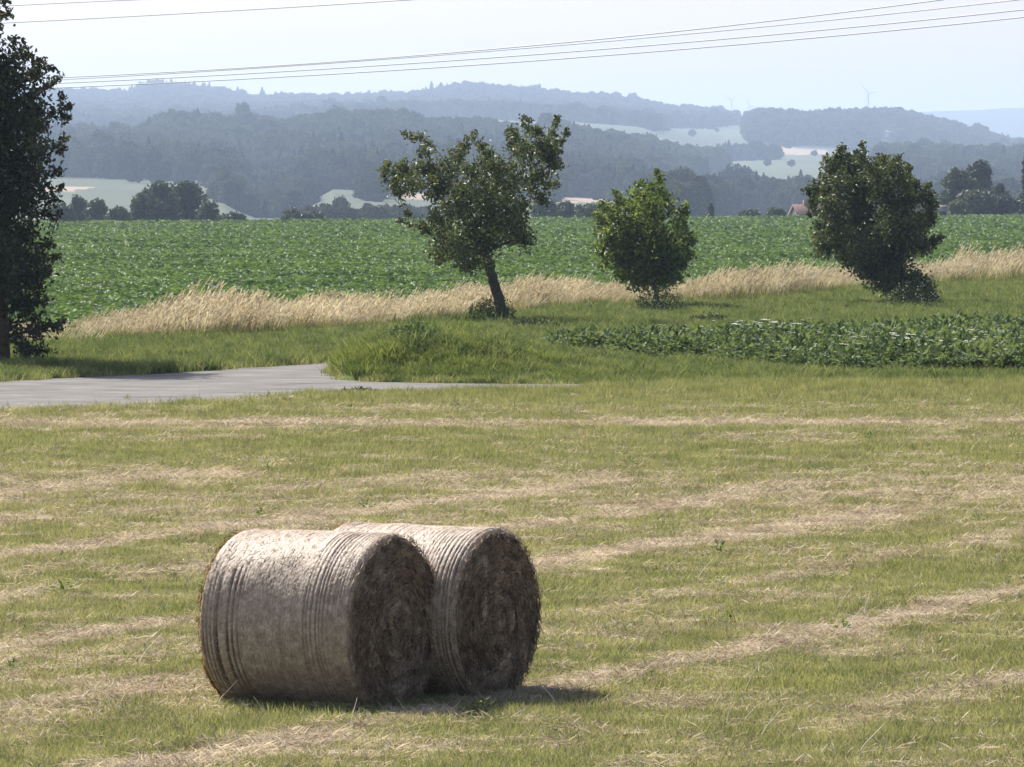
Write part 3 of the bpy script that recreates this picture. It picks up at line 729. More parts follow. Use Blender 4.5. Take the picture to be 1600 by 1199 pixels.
def bale(label, px, py, Rb, Lb, ang, roll, seed):
    rg = np.random.default_rng(seed)
    face = gnd(px, py); ax = np.array([math.cos(ang), -math.sin(ang), 0])
    cen = face - ax * Lb / 2
    root = empty('hay_bale', (cen[0], cen[1], hn(cen[0], cen[1]) - .025), -ang, label=label, cat='hay bale', group='round hay bales on the mown meadow')
    # wrapped side: local x along the axis, centre at height Rb
    nl, na = 210, 288
    u = np.linspace(-1, 1, nl); th = np.arange(na) / na * 2 * math.pi
    U, T = np.meshgrid(u, th, indexing='ij')
    h = Lb / 2; e = .07
    edge = np.clip((np.abs(U) * h - (h - e)) / e, 0, 1)
    rad = Rb - e * .75 * (1 - np.sqrt(np.maximum(0, 1 - edge ** 2)))
    # strand grooves bunched towards both ends, a few deep bands near the far end
    gro = np.zeros(nl); pos = []
    for k in range(11): pos.append((h - .05 - .033 * k - rg.normal() * .006, .0065, (1.0 - .05 * k) * rg.uniform(.55, 1)))
    for k in range(4): pos.append((-h + .05 + .033 * k, .007, .7))
    for c, w, a in ((-h + .165, .016, 1.), (-h + .26, .011, .95), (-h + .305, .008, .85), (-h + .35, .007, .6)): pos.append((c, w, a))
    for k in range(18): pos.append((rg.uniform(-h + .36, h - .4), .0045, rg.uniform(.1, .35)))
    for c, w, a in pos: gro = np.maximum(gro, a * np.exp(-((u * h - c) / w) ** 2))
    wob = np.array([[mnoise.noise(Vector((u_ * 2.0, math.cos(t_) * 1.7, math.sin(t_) * 1.7 + seed))) for t_ in th] for u_ in u[::6]])
    wob = np.stack([np.interp(u, u[::6], wob[:, j]) for j in range(na)], 1)
    fine = rg.normal(size=(nl, na)) * .0013
    patchy = np.clip(.55 + 1.1 * np.stack([np.interp(u, u[::6], np.roll(wob[:, ::-1], j, 1)[::6, 0]) for j in range(na)], 1), .15, 1.2)
    G = gro[:, None] * patchy
    rad = rad - .014 * G + .014 * wob + fine
    flat = .02 * np.clip(-np.sin(T), 0, 1) ** 6
    X = U * h; Y = rad * np.cos(T); Z = Rb + rad * np.sin(T); Z = np.where(Z < .05, .03 + (Z - .05) * .25, Z)
    V = np.stack([X, Y, Z], -1).reshape(-1, 3)
    i = np.arange((nl - 1) * na); r = i // na; c = i % na; c2 = (c + 1) % na
    Q = np.stack([r * na + c, (r + 1) * na + c, (r + 1) * na + c2, r * na + c2], 1)
    me = mesh_np('net_wrap', V, [Q], True); a_ = me.attributes.new('groove', 'FLOAT', 'POINT')
    a_.data.foreach_set('value', np.clip(G * .95, 0, 1).astype(np.float32).ravel())
    link('net_wrap', me, M['net'], root)
    # straw ends poking through the net
    b = MB(); n = 2600
    t0 = rg.random(n) * 6.283; x0 = rg.uniform(-h + .02, h - .02, n); nr = np.stack([0 * t0, np.cos(t0), np.sin(t0)], 1); tg = np.stack([0 * t0, -np.sin(t0), np.cos(t0)], 1)
    C = nr * (Rb + .004) + np.stack([x0, 0 * x0, 0 * x0 + Rb], 1); C[:, 2] = np.maximum(C[:, 2], .02)
    axx = tg * rg.normal(size=(n, 1)) + np.array([1., 0, 0]) * rg.normal(size=(n, 1)) * .7 + nr * .22
    b.add(*leaf_arrays(C, axx, nr, .05 * (.5 + rg.random(n)), .0045, .1))
    link('loose_straw', b.mesh('loose_straw'), M['straw'], root)
    for sgn in (1, -1):
        b = MB(); nr_, nt_ = 34, 160
        rr = np.linspace(0, 1, nr_); tt = np.arange(nt_) / nt_ * 6.283
        A, B = np.meshgrid(rr, tt, indexing='ij')
        rb = (Rb - .045) * A
        sw = np.sin(A * 26 + B * 1.0) * .013 + rg.normal(size=A.shape) * .008
        bump = np.array([[mnoise.noise(Vector((q * math.cos(w) * 4, q * math.sin(w) * 4, seed * 3.1 + sgn))) for w in tt] for q in rr]) * .03
        Xf = sgn * (h - .015 + .035 * (1 - A ** 3) + (sw + bump) * (1 - .4 * A))
        Vf = np.stack([Xf, rb * np.cos(B), Rb + rb * np.sin(B)], -1).reshape(-1, 3)
        i = np.arange((nr_ - 1) * nt_); r = i // nt_; c = i % nt_; c2 = (c + 1) % nt_
        b.add(Vf, [np.stack([r * nt_ + c, (r + 1) * nt_ + c, (r + 1) * nt_ + c2, r * nt_ + c2], 1)])
        n = 4200 if sgn > 0 else 1500
        q = (Rb - .03) * np.sqrt(rg.random(n)); w = rg.random(n) * 6.283
        C = np.stack([sgn * (h + .004 + .026 * (1 - (q / Rb) ** 3) + rg.random(n) * .012), q * np.cos(w), Rb + q * np.sin(w)], 1)
        tg = np.stack([0 * w, -np.sin(w), np.cos(w)], 1) + rg.normal(size=(n, 3)) * np.array([.25, .55, .55])
        l = .10 * (.35 + rg.random(n)); b.add(*leaf_arrays(C, tg, np.tile([sgn * 1., 0, 0], (n, 1)) + rg.normal(size=(n, 3)) * .3, l, .0055 + .003 * rg.random(n), .1))
        # frayed rim
        n = 420; w = rg.random(n) * 6.283; q = Rb - .02 + .02 * rg.random(n)
        C = np.stack([sgn * (h - .02 + .035 * rg.random(n)), q * np.cos(w), Rb + q * np.sin(w)], 1); C[:, 2] = np.maximum(C[:, 2], .02)
        tg = np.stack([sgn * .6 * rg.random(n), -np.sin(w), np.cos(w)], 1) + rg.normal(size=(n, 3)) * .3
        b.add(*leaf_arrays(C, tg, rg.normal(size=(n, 3)), .07 * (.4 + rg.random(n)), .005, .1))
        if sgn < 0:      # straw spilling over the far rim, sun glow painted in as warm brown
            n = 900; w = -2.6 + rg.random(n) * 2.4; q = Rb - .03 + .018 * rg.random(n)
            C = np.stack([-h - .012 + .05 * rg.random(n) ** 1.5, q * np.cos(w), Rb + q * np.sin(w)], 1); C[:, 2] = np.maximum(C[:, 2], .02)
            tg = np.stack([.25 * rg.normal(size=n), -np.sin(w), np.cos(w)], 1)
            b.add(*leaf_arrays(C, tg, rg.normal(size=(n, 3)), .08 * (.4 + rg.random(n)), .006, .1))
        me = b.mesh('straw_end'); Vv, _ = b.arrays(); qv = np.hypot(Vv[:, 1], Vv[:, 2] - Rb) / Rb; wv = np.arctan2(Vv[:, 2] - Rb, Vv[:, 1])
        lay = .5 + .5 * np.sin(qv * 30 + wv + 2.5 * fbm(Vv[:, 1], Vv[:, 2], .25, seed))
        a2 = me.attributes.new('layer', 'FLOAT', 'POINT'); a2.data.foreach_set('value', lay.astype(np.float32))
        link('straw_end', me, M['bale_straw'] if sgn > 0 else M['sunglow_straw'], root)
ANG = math.radians(30)
bale('round hay bale in front, pale net wrap all along its side in full view', 617, 1108, .664, 1.30, ANG, 0, 3)
bale('round hay bale behind, its wrapped side mostly hidden by the front bale', 777, 1092, .660, 1.34, ANG, 0, 8)

# ------------------------------------------------------------------ hills and valley
NPX = np.array([-1500, -400, 100, 200, 240, 290, 350, 400, 440, 520, 560, 640, 690, 740, 800, 860, 900, 960, 1000, 1050, 1090, 1130, 1160, 1184, 1260, 1350, 1400, 1450, 1520, 1560, 1585, 1620, 2000, 3000.])
def row(*pts):
    p = np.array(pts, float).reshape(-1, 2); return np.interp(NPX, p[:, 0], p[:, 1])
TBL = [
 (1000, row(0, 356)), (1300, row(0, 352)), (1700, row(0, 344)),
 (1950, row(0, 331, 350, 333, 385, 346, 440, 347, 505, 332, 900, 330, 1040, 340, 1090, 347, 2000, 347)),
 (2700, row(100, 284, 300, 288, 350, 292, 385, 334, 440, 335, 520, 291, 650, 298, 900, 306, 1000, 312, 1050, 336, 1090, 344, 1170, 342, 1600, 340)),
 (3400, row(100, 262, 400, 262, 700, 262, 900, 272, 1000, 284, 1060, 306, 1090, 316, 1170, 308, 1350, 306, 1600, 306)),
 (4200, row(-400, 236, 100, 232, 200, 236, 240, 226, 290, 216, 350, 222, 375, 217, 400, 212, 425, 220, 440, 226, 480, 213, 560, 210, 640, 218, 740, 225, 800, 230, 890, 235, 960, 245, 1020, 255, 1060, 268, 1090, 280, 1130, 277, 1170, 272, 1350, 266, 1600, 270)),
 (4800, row(-400, 246, 100, 244, 560, 226, 740, 232, 900, 244, 1000, 256, 1060, 262, 1130, 260, 1170, 256, 1350, 252, 1600, 264)),
 (5500, row(100, 218, 400, 212, 640, 199, 740, 203, 900, 211, 1000, 228, 1090, 243, 1170, 245, 1290, 243, 1350, 246, 1600, 262)),
 (6000, row(100, 206, 400, 200, 640, 188, 740, 191, 900, 194, 1000, 203, 1060, 216, 1130, 232, 1290, 233, 1350, 238, 1600, 255)),
 (7400, row(-400, 176, 100, 178, 400, 183, 740, 176, 900, 184, 1000, 194, 1060, 201, 1130, 201, 1160, 199, 1184, 190, 1260, 194, 1350, 191, 1400, 191, 1450, 201, 1520, 220, 1560, 232, 1585, 240, 1620, 236, 2000, 240)),
 (9000, row(-400, 168, 90, 160, 180, 156, 204, 163, 240, 146, 300, 148, 350, 157, 400, 167, 440, 164, 520, 167, 560, 165, 620, 162, 665, 164, 690, 155, 740, 149, 800, 154, 860, 158, 900, 165, 960, 166, 1000, 173, 1050, 185, 1100, 188, 1145, 193, 1160, 203, 1184, 220, 1300, 235, 3000, 240)),
 (10500, row(0, 190, 900, 195, 1100, 215, 1200, 235, 3000, 240)),
 (12500, row(0, 205, 1500, 225, 3000, 225)),
 (15500, row(0, 196, 1100, 192, 1300, 182, 1400, 177, 1480, 174, 1600, 169, 2000, 170)),
 (18000, row(0, 220, 2000, 220)),
]
TD = np.array([t[0] for t in TBL], float); TZ = np.array([CH + (300 - t[1]) / F * t[0] for t in TBL])   # heights
DG = np.concatenate([np.arange(1000, 6400, 45.), np.arange(6400, 11000, 70.), np.arange(11000, 18001, 250.)])
PG = np.concatenate([np.arange(-1500, -160, 40.), np.arange(-160, 1760, 5.), np.arange(1760, 3000, 40.)])
def smooth_rows(Zn):
    # monotone cubic along distance
    out = np.zeros((len(DG), Zn.shape[1])); h = np.diff(TD); dl = np.diff(Zn, axis=0) / h[:, None]
    m = np.zeros_like(Zn); m[0] = dl[0]; m[-1] = dl[-1]
    for i in range(1, len(TD) - 1):
        a, b = dl[i - 1], dl[i]; m[i] = np.where(a * b > 0, 2 * a * b / (a + b + 1e-12), 0)
    k = np.clip(np.searchsorted(TD, DG, side='right') - 1, 0, len(TD) - 2); t = ((DG - TD[k]) / h[k])[:, None]; hh = h[k][:, None]
    return (2*t**3-3*t**2+1)*Zn[k] + (t**3-2*t**2+t)*hh*m[k] + (-2*t**3+3*t**2)*Zn[k+1] + (t**3-t**2)*hh*m[k+1]
ZN = np.stack([np.interp(PG, NPX, TZ[i]) for i in range(len(TD))])
HZ = smooth_rows(ZN)
PGm, DGm = np.meshgrid(PG, DG)
XG = (PGm - 800) / F * DGm
HZ = HZ + (fbm(XG, DGm, 160, 200) - .5) * np.clip(DGm / 1000, 1, 9) * .9
def hill_z(x, d):
    px = pxof(x, d); i = np.clip(np.searchsorted(DG, d) - 1, 0, len(DG) - 2); j = np.clip(np.searchsorted(PG, px) - 1, 0, len(PG) - 2)
    a = np.clip((d - DG[i]) / (DG[i + 1] - DG[i]), 0, 1); b = np.clip((px - PG[j]) / (PG[j + 1] - PG[j]), 0, 1)
    return (HZ[i, j] * (1 - b) + HZ[i, j + 1] * b) * (1 - a) + (HZ[i + 1, j] * (1 - b) + HZ[i + 1, j + 1] * b) * a
def scr_y(z, d): return 300 - (z - CH) / d * F

CLEAR = [(1386, 15, 5300, 6720), (398, 11, 3500, 4330)]
def woods_mask(px, d, jit):
    """where the far woods grow: place on the land by bearing and distance"""
    j = 1 + jit
    start = np.interp(px, [-600, 1000, 1030, 1100], [2760, 2780, 1800, 1800]) + 2600 * jit
    start = np.where(((px > 338 + 400 * jit) & (px < 488 + 400 * jit)) | ((px > 572 + 300 * jit) & (px < 606 + 300 * jit)) | ((px > 690) & (px < 866)), 2330 + 2000 * jit, start)
    w = (d > start * j) & (d < 4700) & (px < 1096 - (d - 2000) * .006 + 90 * jit * 3)
    w |= (d > np.interp(px, [0, 600, 640, 720, 990, 1020, 1050, 1170], [5900, 5900, 6150, 6280, 6250, 6000, 7350, 7700]) * j) & (d < 10200) & (px < 1152)
    w |= (d > 4700) & (d < 6000) & (px < 600)
    w |= (d > 1470) & (d < 1620) & (px > 478) & (px < 720) & (jit > -.035)
    w |= (d > np.interp(px, [1160, 1300, 1340, 1420, 1600], [6120, 6120, 5900, 6200, 6300]) * (1 + jit * .4)) & (d < 8600) & (px > 1166 + 60 * jit) & (px < 2600)
    w |= (d > 3400 * j) & (d < 4900 * j) & (px > 1368 + 200 * jit)
    w |= (d > 2350 * j) & (d < 3150 * j) & (px > 1050) & (px < 1262 + 250 * jit)
    w |= (d > 2300 * j) & (d < 3200 * j) & (px > 1250)
    w |= (np.abs(d - 5180 - (px - 1150) * .5) < 45) & (px > 1085) & (px < 1215) & (jit > -.02)
    w |= (d > 4300) & (d < 4650) & (px > 1078) & (px < 1132)
    for hp, hw_, a, b in CLEAR: w &= ~((np.abs(px - hp) < hw_) & (d > a) & (d < b))
    return w

def build_hills():
    nx, ny = len(PG), len(DG)
    V = np.stack([XG, DGm, HZ], -1).reshape(-1, 3)
    i = np.arange((nx - 1) * (ny - 1)); r = i // (nx - 1); c = i % (nx - 1); a = r * nx + c
    me = mesh_np('hills', V, [np.stack([a, a + 1, a + nx + 1, a + nx], 1)], True)
    x, d, z = V.T; px = pxof(x, d); ys = scr_y(z, d)
    col = np.tile([.09, .108, .072], (len(x), 1))
    f = vnoise(np.floor(px / 90 + d / 900), np.floor(d / 420), 1, 33)[:, None]; col = col * (.85 + .3 * f)
    tan = np.array([.31, .245, .185])
    for P in ([(60, 292), (110, 291), (152, 293), (120, 297), (60, 303)], [(486, 293), (512, 294), (512, 299), (490, 299)], [(618, 304), (665, 303), (668, 311), (630, 312)], [(872, 306), (985, 306), (990, 314), (872, 318)],
              [(1098, 235), (1140, 233), (1230, 231), (1292, 235), (1292, 241), (1200, 243), (1150, 245.5), (1110, 243)], [(1078, 251), (1096, 250), (1098, 253), (1080, 254)], [(1010, 214), (1044, 219), (1040, 222), (1005, 216)]):
        col[inpoly(px, ys, P)] = tan
    w = woods_mask(px, d, 0 * px); col[w] = [.03, .042, .02]
    col[d > 12800] = [.05, .07, .045]
    at_ = me.color_attributes.new('tint', 'FLOAT_COLOR', 'POINT'); at_.data.foreach_set('color', np.concatenate([col, np.ones((len(col), 1))], 1).astype(np.float32).ravel())
    tag(link('hills', me, M['hills']), kind='structure')
build_hills()

def crown_mesh(kind, seed):
    bm = bmesh.new(); bmesh.ops.create_icosphere(bm, subdivisions=3, radius=1)
    V = np.array([v.co[:] for v in bm.verts]); Fc = np.array([[v.index for v in f.verts] for f in bm.faces]); bm.free()
    def lump(A): return 1 + np.array([mnoise.noise(Vector(v * 1.4 + seed * 7.7)) * .42 + mnoise.noise(Vector(v * 3.3 + seed * 3)) * .25 for v in A])[:, None]
    mb = MB(); n = 1500
    D = rdir(n); D[:, 2] = np.where(D[:, 2] < -.5, -D[:, 2], D[:, 2])
    def form(A, k):
        if kind == 'conifer':
            h = (A[:, 2] + 1) / 2; ang = np.hypot(A[:, 0], A[:, 1]) + 1e-6; q = ((1 - h) ** .85 * .30 + .01) * k[:, 0] * np.minimum(1, ang * 2.5) * (1 - .28 * ((h * 8 + k[:, 0] * 2) % 1))
            return np.stack([A[:, 0] / ang * q, A[:, 1] / ang * q, .02 + h * .98], 1)
        sx, sz = (.5, .44) if kind == 'round' else (.36, .5)
        W = A * k * np.array([sx, sx, sz]); W[:, 2] += .52; W[:, 2] = np.maximum(W[:, 2], .06); return W
    core = form(V, lump(V) * .86); mb.add(core, [Fc])
    C = form(D, lump(D) * (.86 + .2 * R.random((n, 1)))); C[:, 2] = np.clip(C[:, 2], .03, 1.05)
    l = (.075 if kind != 'conifer' else .05) * (.5 + R.random(n)); mb.add(*leaf_arrays(C, rdir(n), D + .8 * rdir(n), l, l * .8, .15))
    return mb.mesh('crown')
def woods():
    A = [crown_mesh('round', k) for k in range(5)] + [crown_mesh('tall', 9 + k) for k in range(2)] + [crown_mesh('conifer', 15 + k) for k in range(3)]
    for i, me in enumerate(A): me.materials.append(M['wood_conifer'] if i >= 7 else M['wood_leaf'])
    c = variants('wood_crown', A, None)
    P = []; S = []; I = []
    for d0, d1, sp in ((1450, 1640, 5.5), (1640, 2800, 8.5), (2800, 5000, 10), (5000, 6500, 11), (6500, 8000, 12.0), (8000, 10000, 13.0)):
        xw = [(-420 - 800) / F * d1, (2020 - 800) / F * d1]
        gx, gy = np.meshgrid(np.arange(xw[0], xw[1], sp), np.arange(d0, d1, sp)); x = gx.ravel() + R.uniform(-.5, .5, gx.size) * sp; d = gy.ravel() + R.uniform(-.5, .5, gx.size) * sp
        px = pxof(x, d); k = (px > -420) & (px < 2020); x, d, px = x[k], d[k], px[k]
        jit = (fbm(x, d, 70, 300) - .5) * .16
        k = woods_mask(px, d, jit); x, d, px = x[k], d[k], px[k]
        z = hill_z(x, d)
        hgt = (9.5 + 6.5 * fbm(x, d, 70, 310) + 6 * R.random(len(x)) ** 2) * np.where(R.random(len(x)) < .04, 1.25, 1) * np.where(d < 1640, .45, 1) * np.where((d < 3200) & (px > 1000), .55 + .75 * fbm(x, d, 40, 341), 1) * np.where((d < 2650) & (px < 1000), .7 + .5 * (fbm(x, d, 40, 340) - .5), 1)
        con = fbm(x, d, 230, 320) + .35 * R.random(len(x)) > .80
        con |= (d > 8700) & (((px > 178) & (px < 262)) | ((px > 265) & (px < 330) & (R.random(len(x)) < .55)) | ((px > 560) & (px < 690) & (R.random(len(x)) < .2)))
        con &= ~((d > 8600) & (px > 700)); hgt = np.where(con & (d > 8600), hgt * 1.25, hgt)
        idx = np.where(con, R.integers(7, 10, len(x)), np.where(R.random(len(x)) < .2, R.integers(5, 7, len(x)), R.integers(0, 5, len(x))))
        wid = np.where(con, .8, .8) * hgt * (.75 + .4 * R.random(len(x)))
        wid = np.maximum(wid, sp * 1.0)
        P.append(np.stack([x, d, z - 1.2], 1)); S.append(np.stack([wid, wid, hgt], 1)); I.append(idx)
    # loose trees out on the fields
    n = 60; px = R.uniform(880, 1290, n); d = R.uniform(3000, 7000, n); k = ~woods_mask(px, d, 0 * px) & (R.random(n) < .35); px, d = px[k], d[k]; x = (px - 800) / F * d
    P.append(np.stack([x, d, hill_z(x, d) - .5], 1)); hh = R.uniform(5, 9, len(x)); S.append(np.stack([hh, hh, hh], 1)); I.append(R.integers(0, 5, len(x)))
    P = np.concatenate(P); S = np.concatenate(S); I = np.concatenate(I)
    print('WOODS', len(P))
    scatter('far_woods', P, R.random(len(P)) * 6.283, S, I, c)
woods()

# ------------------------------------------------------------------ single trees along the far edge of the beet field
def far_tree(label, px, ytop, hw, d=930, mat='leaf_far', lobes=None, shape='round', name='tree', ybot=None):
    s = d / F; x = (px - 800) / F * d; zb = float(hn(x, d)); ztop = CH + (300 - ytop) / F * d; H = ztop - zb; W = hw * s
    root = empty(name, (x, d, zb - .1), label=label, cat='tree', group='trees along the far edge of the beet field')
    rg = np.random.default_rng(int(px * 7 + ytop)); cb = MB(); tb = MB()
    pts = []
    if shape == 'column':
        for k in range(26):
            t = rg.random(); pts.append((rg.normal() * W * .25, rg.normal() * W * .25, H * (.08 + .88 * t), W * (.75 - .45 * t ** 3)))
    elif shape == 'cone':
        for k in range(26):
            t = rg.random() ** 1.3; q = (1 - t) * W * .8; a = rg.random() * 6.28; pts.append((q * math.cos(a) * rg.random(), q * math.sin(a) * rg.random(), H * (.1 + .82 * t), W * .42 * (1.05 - t)))
    elif shape == 'pine':
        for k in range(18):
            a = rg.random() * 6.28; q = W * .72 * math.sqrt(rg.random()); pts.append((q * math.cos(a), q * math.sin(a), H * rg.uniform(.5, .9) * (1 - .12 * (q / W) ** 2), W * rg.uniform(.2, .36)))
    else:
        lo = .12 if shape == 'shrub' else .2
        for k in range(34):
            a = rg.random() * 6.28; ph = rg.uniform(-.9, 1.0); q = math.sqrt(max(0, 1 - ph * ph)) * W * .74 * rg.random() ** .4
            zc = H * (.5 + lo * .3) ; hz = H * (.5 - lo * .3); r = W * rg.uniform(.22, .36); r = min(r, H * .3)
            pts.append((q * math.cos(a), q * math.sin(a), min(zc + ph * hz * .8, H - r), r))
    for (a, b, c, r) in pts:
        n = int(95 * (r / 1.0) ** 2) + 45
        dv = rdir(n); C = np.array([a, b, c]) + dv * (rg.random((n, 1)) ** .3) * r * (1 + .18 * rg.normal(size=(n, 1)))
        C[:, 2] = np.maximum(C[:, 2], .15)
        l = .55 * (.6 + .8 * rg.random(n)) * min(1, .6 + W / 8)
        cb.add(*leaf_arrays(C, rdir(n), dv + rdir(n) * .6, l, l * .7, .15))
        tb.tube([(0, 0, H * .2), (a * .5, b * .5, c * .55 + H * .1), (a, b, c)], [.10, .07, .03], 4, False)
    tb.tube([(0, 0, 0), (0, 0, H * .25), (rg.normal() * .1, 0, H * .6)], [.05 * H * .5 + .08, .03 * H * .5 + .06, .05], 7)
    link('trunk', tb.mesh('trunk', True), M['bark'], root); link('crown', cb.mesh('crown'), M[mat], root)
    return root
FT = [
 ('rounded hedge tree beside the tall dark lane tree, at the field edge', 96, 316, 24, 900, 'leaf_far', 'shrub'),
 ('higher rounded hedge tree second from the tall dark lane tree', 122, 304, 22, 930, 'leaf_far', 'round'),
 ('hedge tree with two soft humps, third from the tall lane tree', 152, 307, 24, 915, 'leaf_far', 'shrub'),
 ('low hedge tree just before the big twin-domed tree', 184, 322, 22, 900, 'leaf_far', 'shrub'),
 ('smaller dark shoulder tree hugging the big domed trees', 218, 300, 22, 905, 'leaf_far', 'round'),
 ('big dark domed tree, first of the touching pair beyond the beet field', 250, 283, 38, 925, 'leaf_far', 'round'),
 ('big dark domed tree, second and broader of the touching pair', 291, 284, 42, 935, 'leaf_far', 'round'),
 ('low dark tree leaning on the domed pair on its lower side', 327, 314, 24, 905, 'leaf_far', 'shrub'),
 ('lowest flat bush after the domed pair, barely above the crop', 362, 330, 26, 900, 'leaf_far', 'shrub'),
 ('low dark bush in the middle of the open field edge', 455, 324, 24, 940, 'leaf_far', 'shrub'),
 ('low dark bush with an uneven top beside another open-edge bush', 492, 328, 22, 945, 'leaf_far', 'shrub'),
 ('dark tree at the field edge just behind the leaning fruit tree crown', 852, 308, 26, 960, 'leaf_far', 'round'),
 ('bluish bush beside the tree peeping past the fruit tree crown', 885, 314, 22, 985, 'leaf_far', 'shrub'),
 ('wide low bush at the field edge before the small bushy tree', 922, 318, 32, 970, 'leaf_far', 'shrub'),
 ('small dark cone-shaped bush alone above the crop', 1111, 315, 17, 940, 'leaf_pine', 'cone'),
 ('low bush after the small cone-shaped one, close to the red roof', 1170, 325, 22, 960, 'leaf_far', 'shrub'),
 ('flat bush touching the red-roofed house', 1215, 324, 22, 975, 'leaf_far', 'shrub'),
 ('dark tree rising behind the broad round tree, over the red roof', 1282, 288, 30, 990, 'leaf_far', 'round'),
 ('grey-green spreading tree next to the tall dark pine', 1497, 262, 34, 935, 'leaf_far', 'round'),
 ('tallest dark pine with a dense upswept top beyond the field', 1534, 248, 30, 960, 'leaf_pine', 'round'),
 ('pine shoulder, smaller dark tree tucked beside the tall pine', 1562, 285, 18, 965, 'leaf_pine', 'round'),
 ('bush growing beside the grey shed wall', 1452, 292, 20, 950, 'leaf_far', 'round'),
 ('pale green bush below the tall pine', 1526, 297, 34, 900, 'leaf_far', 'shrub'),
 ('light leafy shrub standing out into the crop below the pines', 1497, 312, 18, 885, 'leaf_pale', 'shrub'),
 ('low hedge bush between the tall pine and the dark columnar tree', 1570, 304, 28, 905, 'leaf_far', 'shrub'),
 ('hedge bush at the foot of the dark columnar tree', 1606, 298, 22, 915, 'leaf_far', 'shrub'),
 ('dark narrow columnar tree cut by the picture edge', 1602, 234, 7.5, 895, 'leaf_pine', 'column'),
]
for lab, px, yt, hw, d, mat, sh in FT: far_tree(lab, px, yt, hw, d, mat, shape=sh, name={'shrub': 'bush', 'cone': 'bush', 'column': 'columnar_tree'}.get(sh, 'tree'))

# ------------------------------------------------------------------ houses, shed
def house(label, px, ybase, d, w, dep, wallh, roofh, rot, wallm, roofm, near=False, zf=None, name='house', door=True):
    x = (px - 800) / F * d
    z = zf if zf is not None else CH + (300 - ybase) / F * d
    root = empty(name, (x, d, z), rot, label=label, cat='house' if name == 'house' else 'shed')
    b = MB(); a, c = w / 2, dep / 2
    V = [(-a,-c,-3),(a,-c,-3),(a,c,-3),(-a,c,-3),(-a,-c,wallh),(a,-c,wallh),(a,c,wallh),(-a,c,wallh),(-a,0,wallh+roofh),(a,0,wallh+roofh)]
    b.add(V, [[(0,1,5,4),(2,3,7,6)], [(1,2,6,9,5),(3,0,4,8,7)]]); link('wall', b.mesh('wall'), wallm, root)
    b = MB(); o = .5 if near else .7; t = .25; sl = roofh / c
    for sg in (-1, 1):
        y0 = sg * (c + o); z0 = wallh - o * sl + .02
        V = [(-a-o, y0, z0), (a+o, y0, z0), (a+o, 0, wallh+roofh+.02), (-a-o, 0, wallh+roofh+.02)]
        V = V + [(p, q, r + t) for p, q, r in V]; b.add(V, [[(0,1,2,3),(4,5,6,7),(0,1,5,4),(1,2,6,5),(3,0,4,7)]])
    roof = link('roof', b.mesh('roof'), roofm, root)
    n = max(1, int(w / 4))
    for k in range(n):
        xx = -a + (k + .5) * w / n
        b = MB(); b.box((xx - .55, -c - .04, 1.0), (xx + .55, -c + .1, 2.3)); link('window', b.mesh('window'), M['dark_opening'], root)
    b = MB(); b.box((a - 1.1, -c - .05, -.2), (a - .2, -c + .1, 1.95)); link('door', b.mesh('door'), M['dark_opening'], root)
    b = MB(); b.box((-a * .4 - .3, -.3, wallh + roofh * .5), (-a * .4 + .3, .3, wallh + roofh + .9))
    if name == 'house': link('chimney', b.mesh('chimney'), M['red_roof'], roof)
house('house with a low red tiled roof half hidden behind the broad round tree', 1268, 0, 955, 5.6, 5, 2.4, 1.6, .25, M['white_wall'], M['red_roof'], True, zf=float(hn((1268-800)/F*955, 955)) - .5)
house('small grey boarded shed at the field edge beside the pines', 1472, 0, 900, 1.15, 1.5, 1.9, .45, .1, M['grey_wall'], M['grey_wall'], True, zf=float(hn((1472-800)/F*900, 900)), name='shed')
def far_house(label, px, ybase, d, w, wallh, roofh, rot, roofm=None):
    q = np.arange(d[0], d[1], 5.); yy = scr_y(hill_z((px - 800) / F * q, q), q); d = float(q[np.argmin(abs(yy - ybase))])
    house(label, px, 0, d, w, w * 1.1, wallh, roofh, rot, M['white_wall'], roofm or M['pale_roof'], zf=float(hill_z(np.array([(px - 800) / F * d]), np.array([d]))[0]) + .3)
far_house('bright white manor, taller of two, on the wooded hillside under the turbine', 1383, 221, (6000, 7300), 6.5, 9, 2.5, .5)
far_house('bright white house right next to the taller white manor', 1394, 220, (6000, 7300), 5.5, 7.5, 2.5, .3)
far_house('tiny white house standing apart beside the two white hillside houses', 1376, 218, (6000, 7300), 4, 5, 1.5, .3)
far_house('white house on the shoulder of the nearer wooded ridge, below a lone tree', 398, 213.5, (3800, 4190), 5, 2.4, 1.5, .2)
far_house('white house at the bottom of the woods beside the big domed trees', 312, 291, (1900, 2740), 2.6, 1.3, .8, .2)
far_house('small pale house further along the wood edge from the domed trees', 333, 296, (1900, 2740), 1.9, 1.2, .7, .3)
far_house('pale house deepest among the valley trees past the domed pair', 360, 291, (1900, 2740), 2.8, 1.9, 1.0, .1)
far_house('low white farm building at the end of the open valley meadow', 501, 298, (1900, 2740), 4.5, 1.4, .8, -.2)

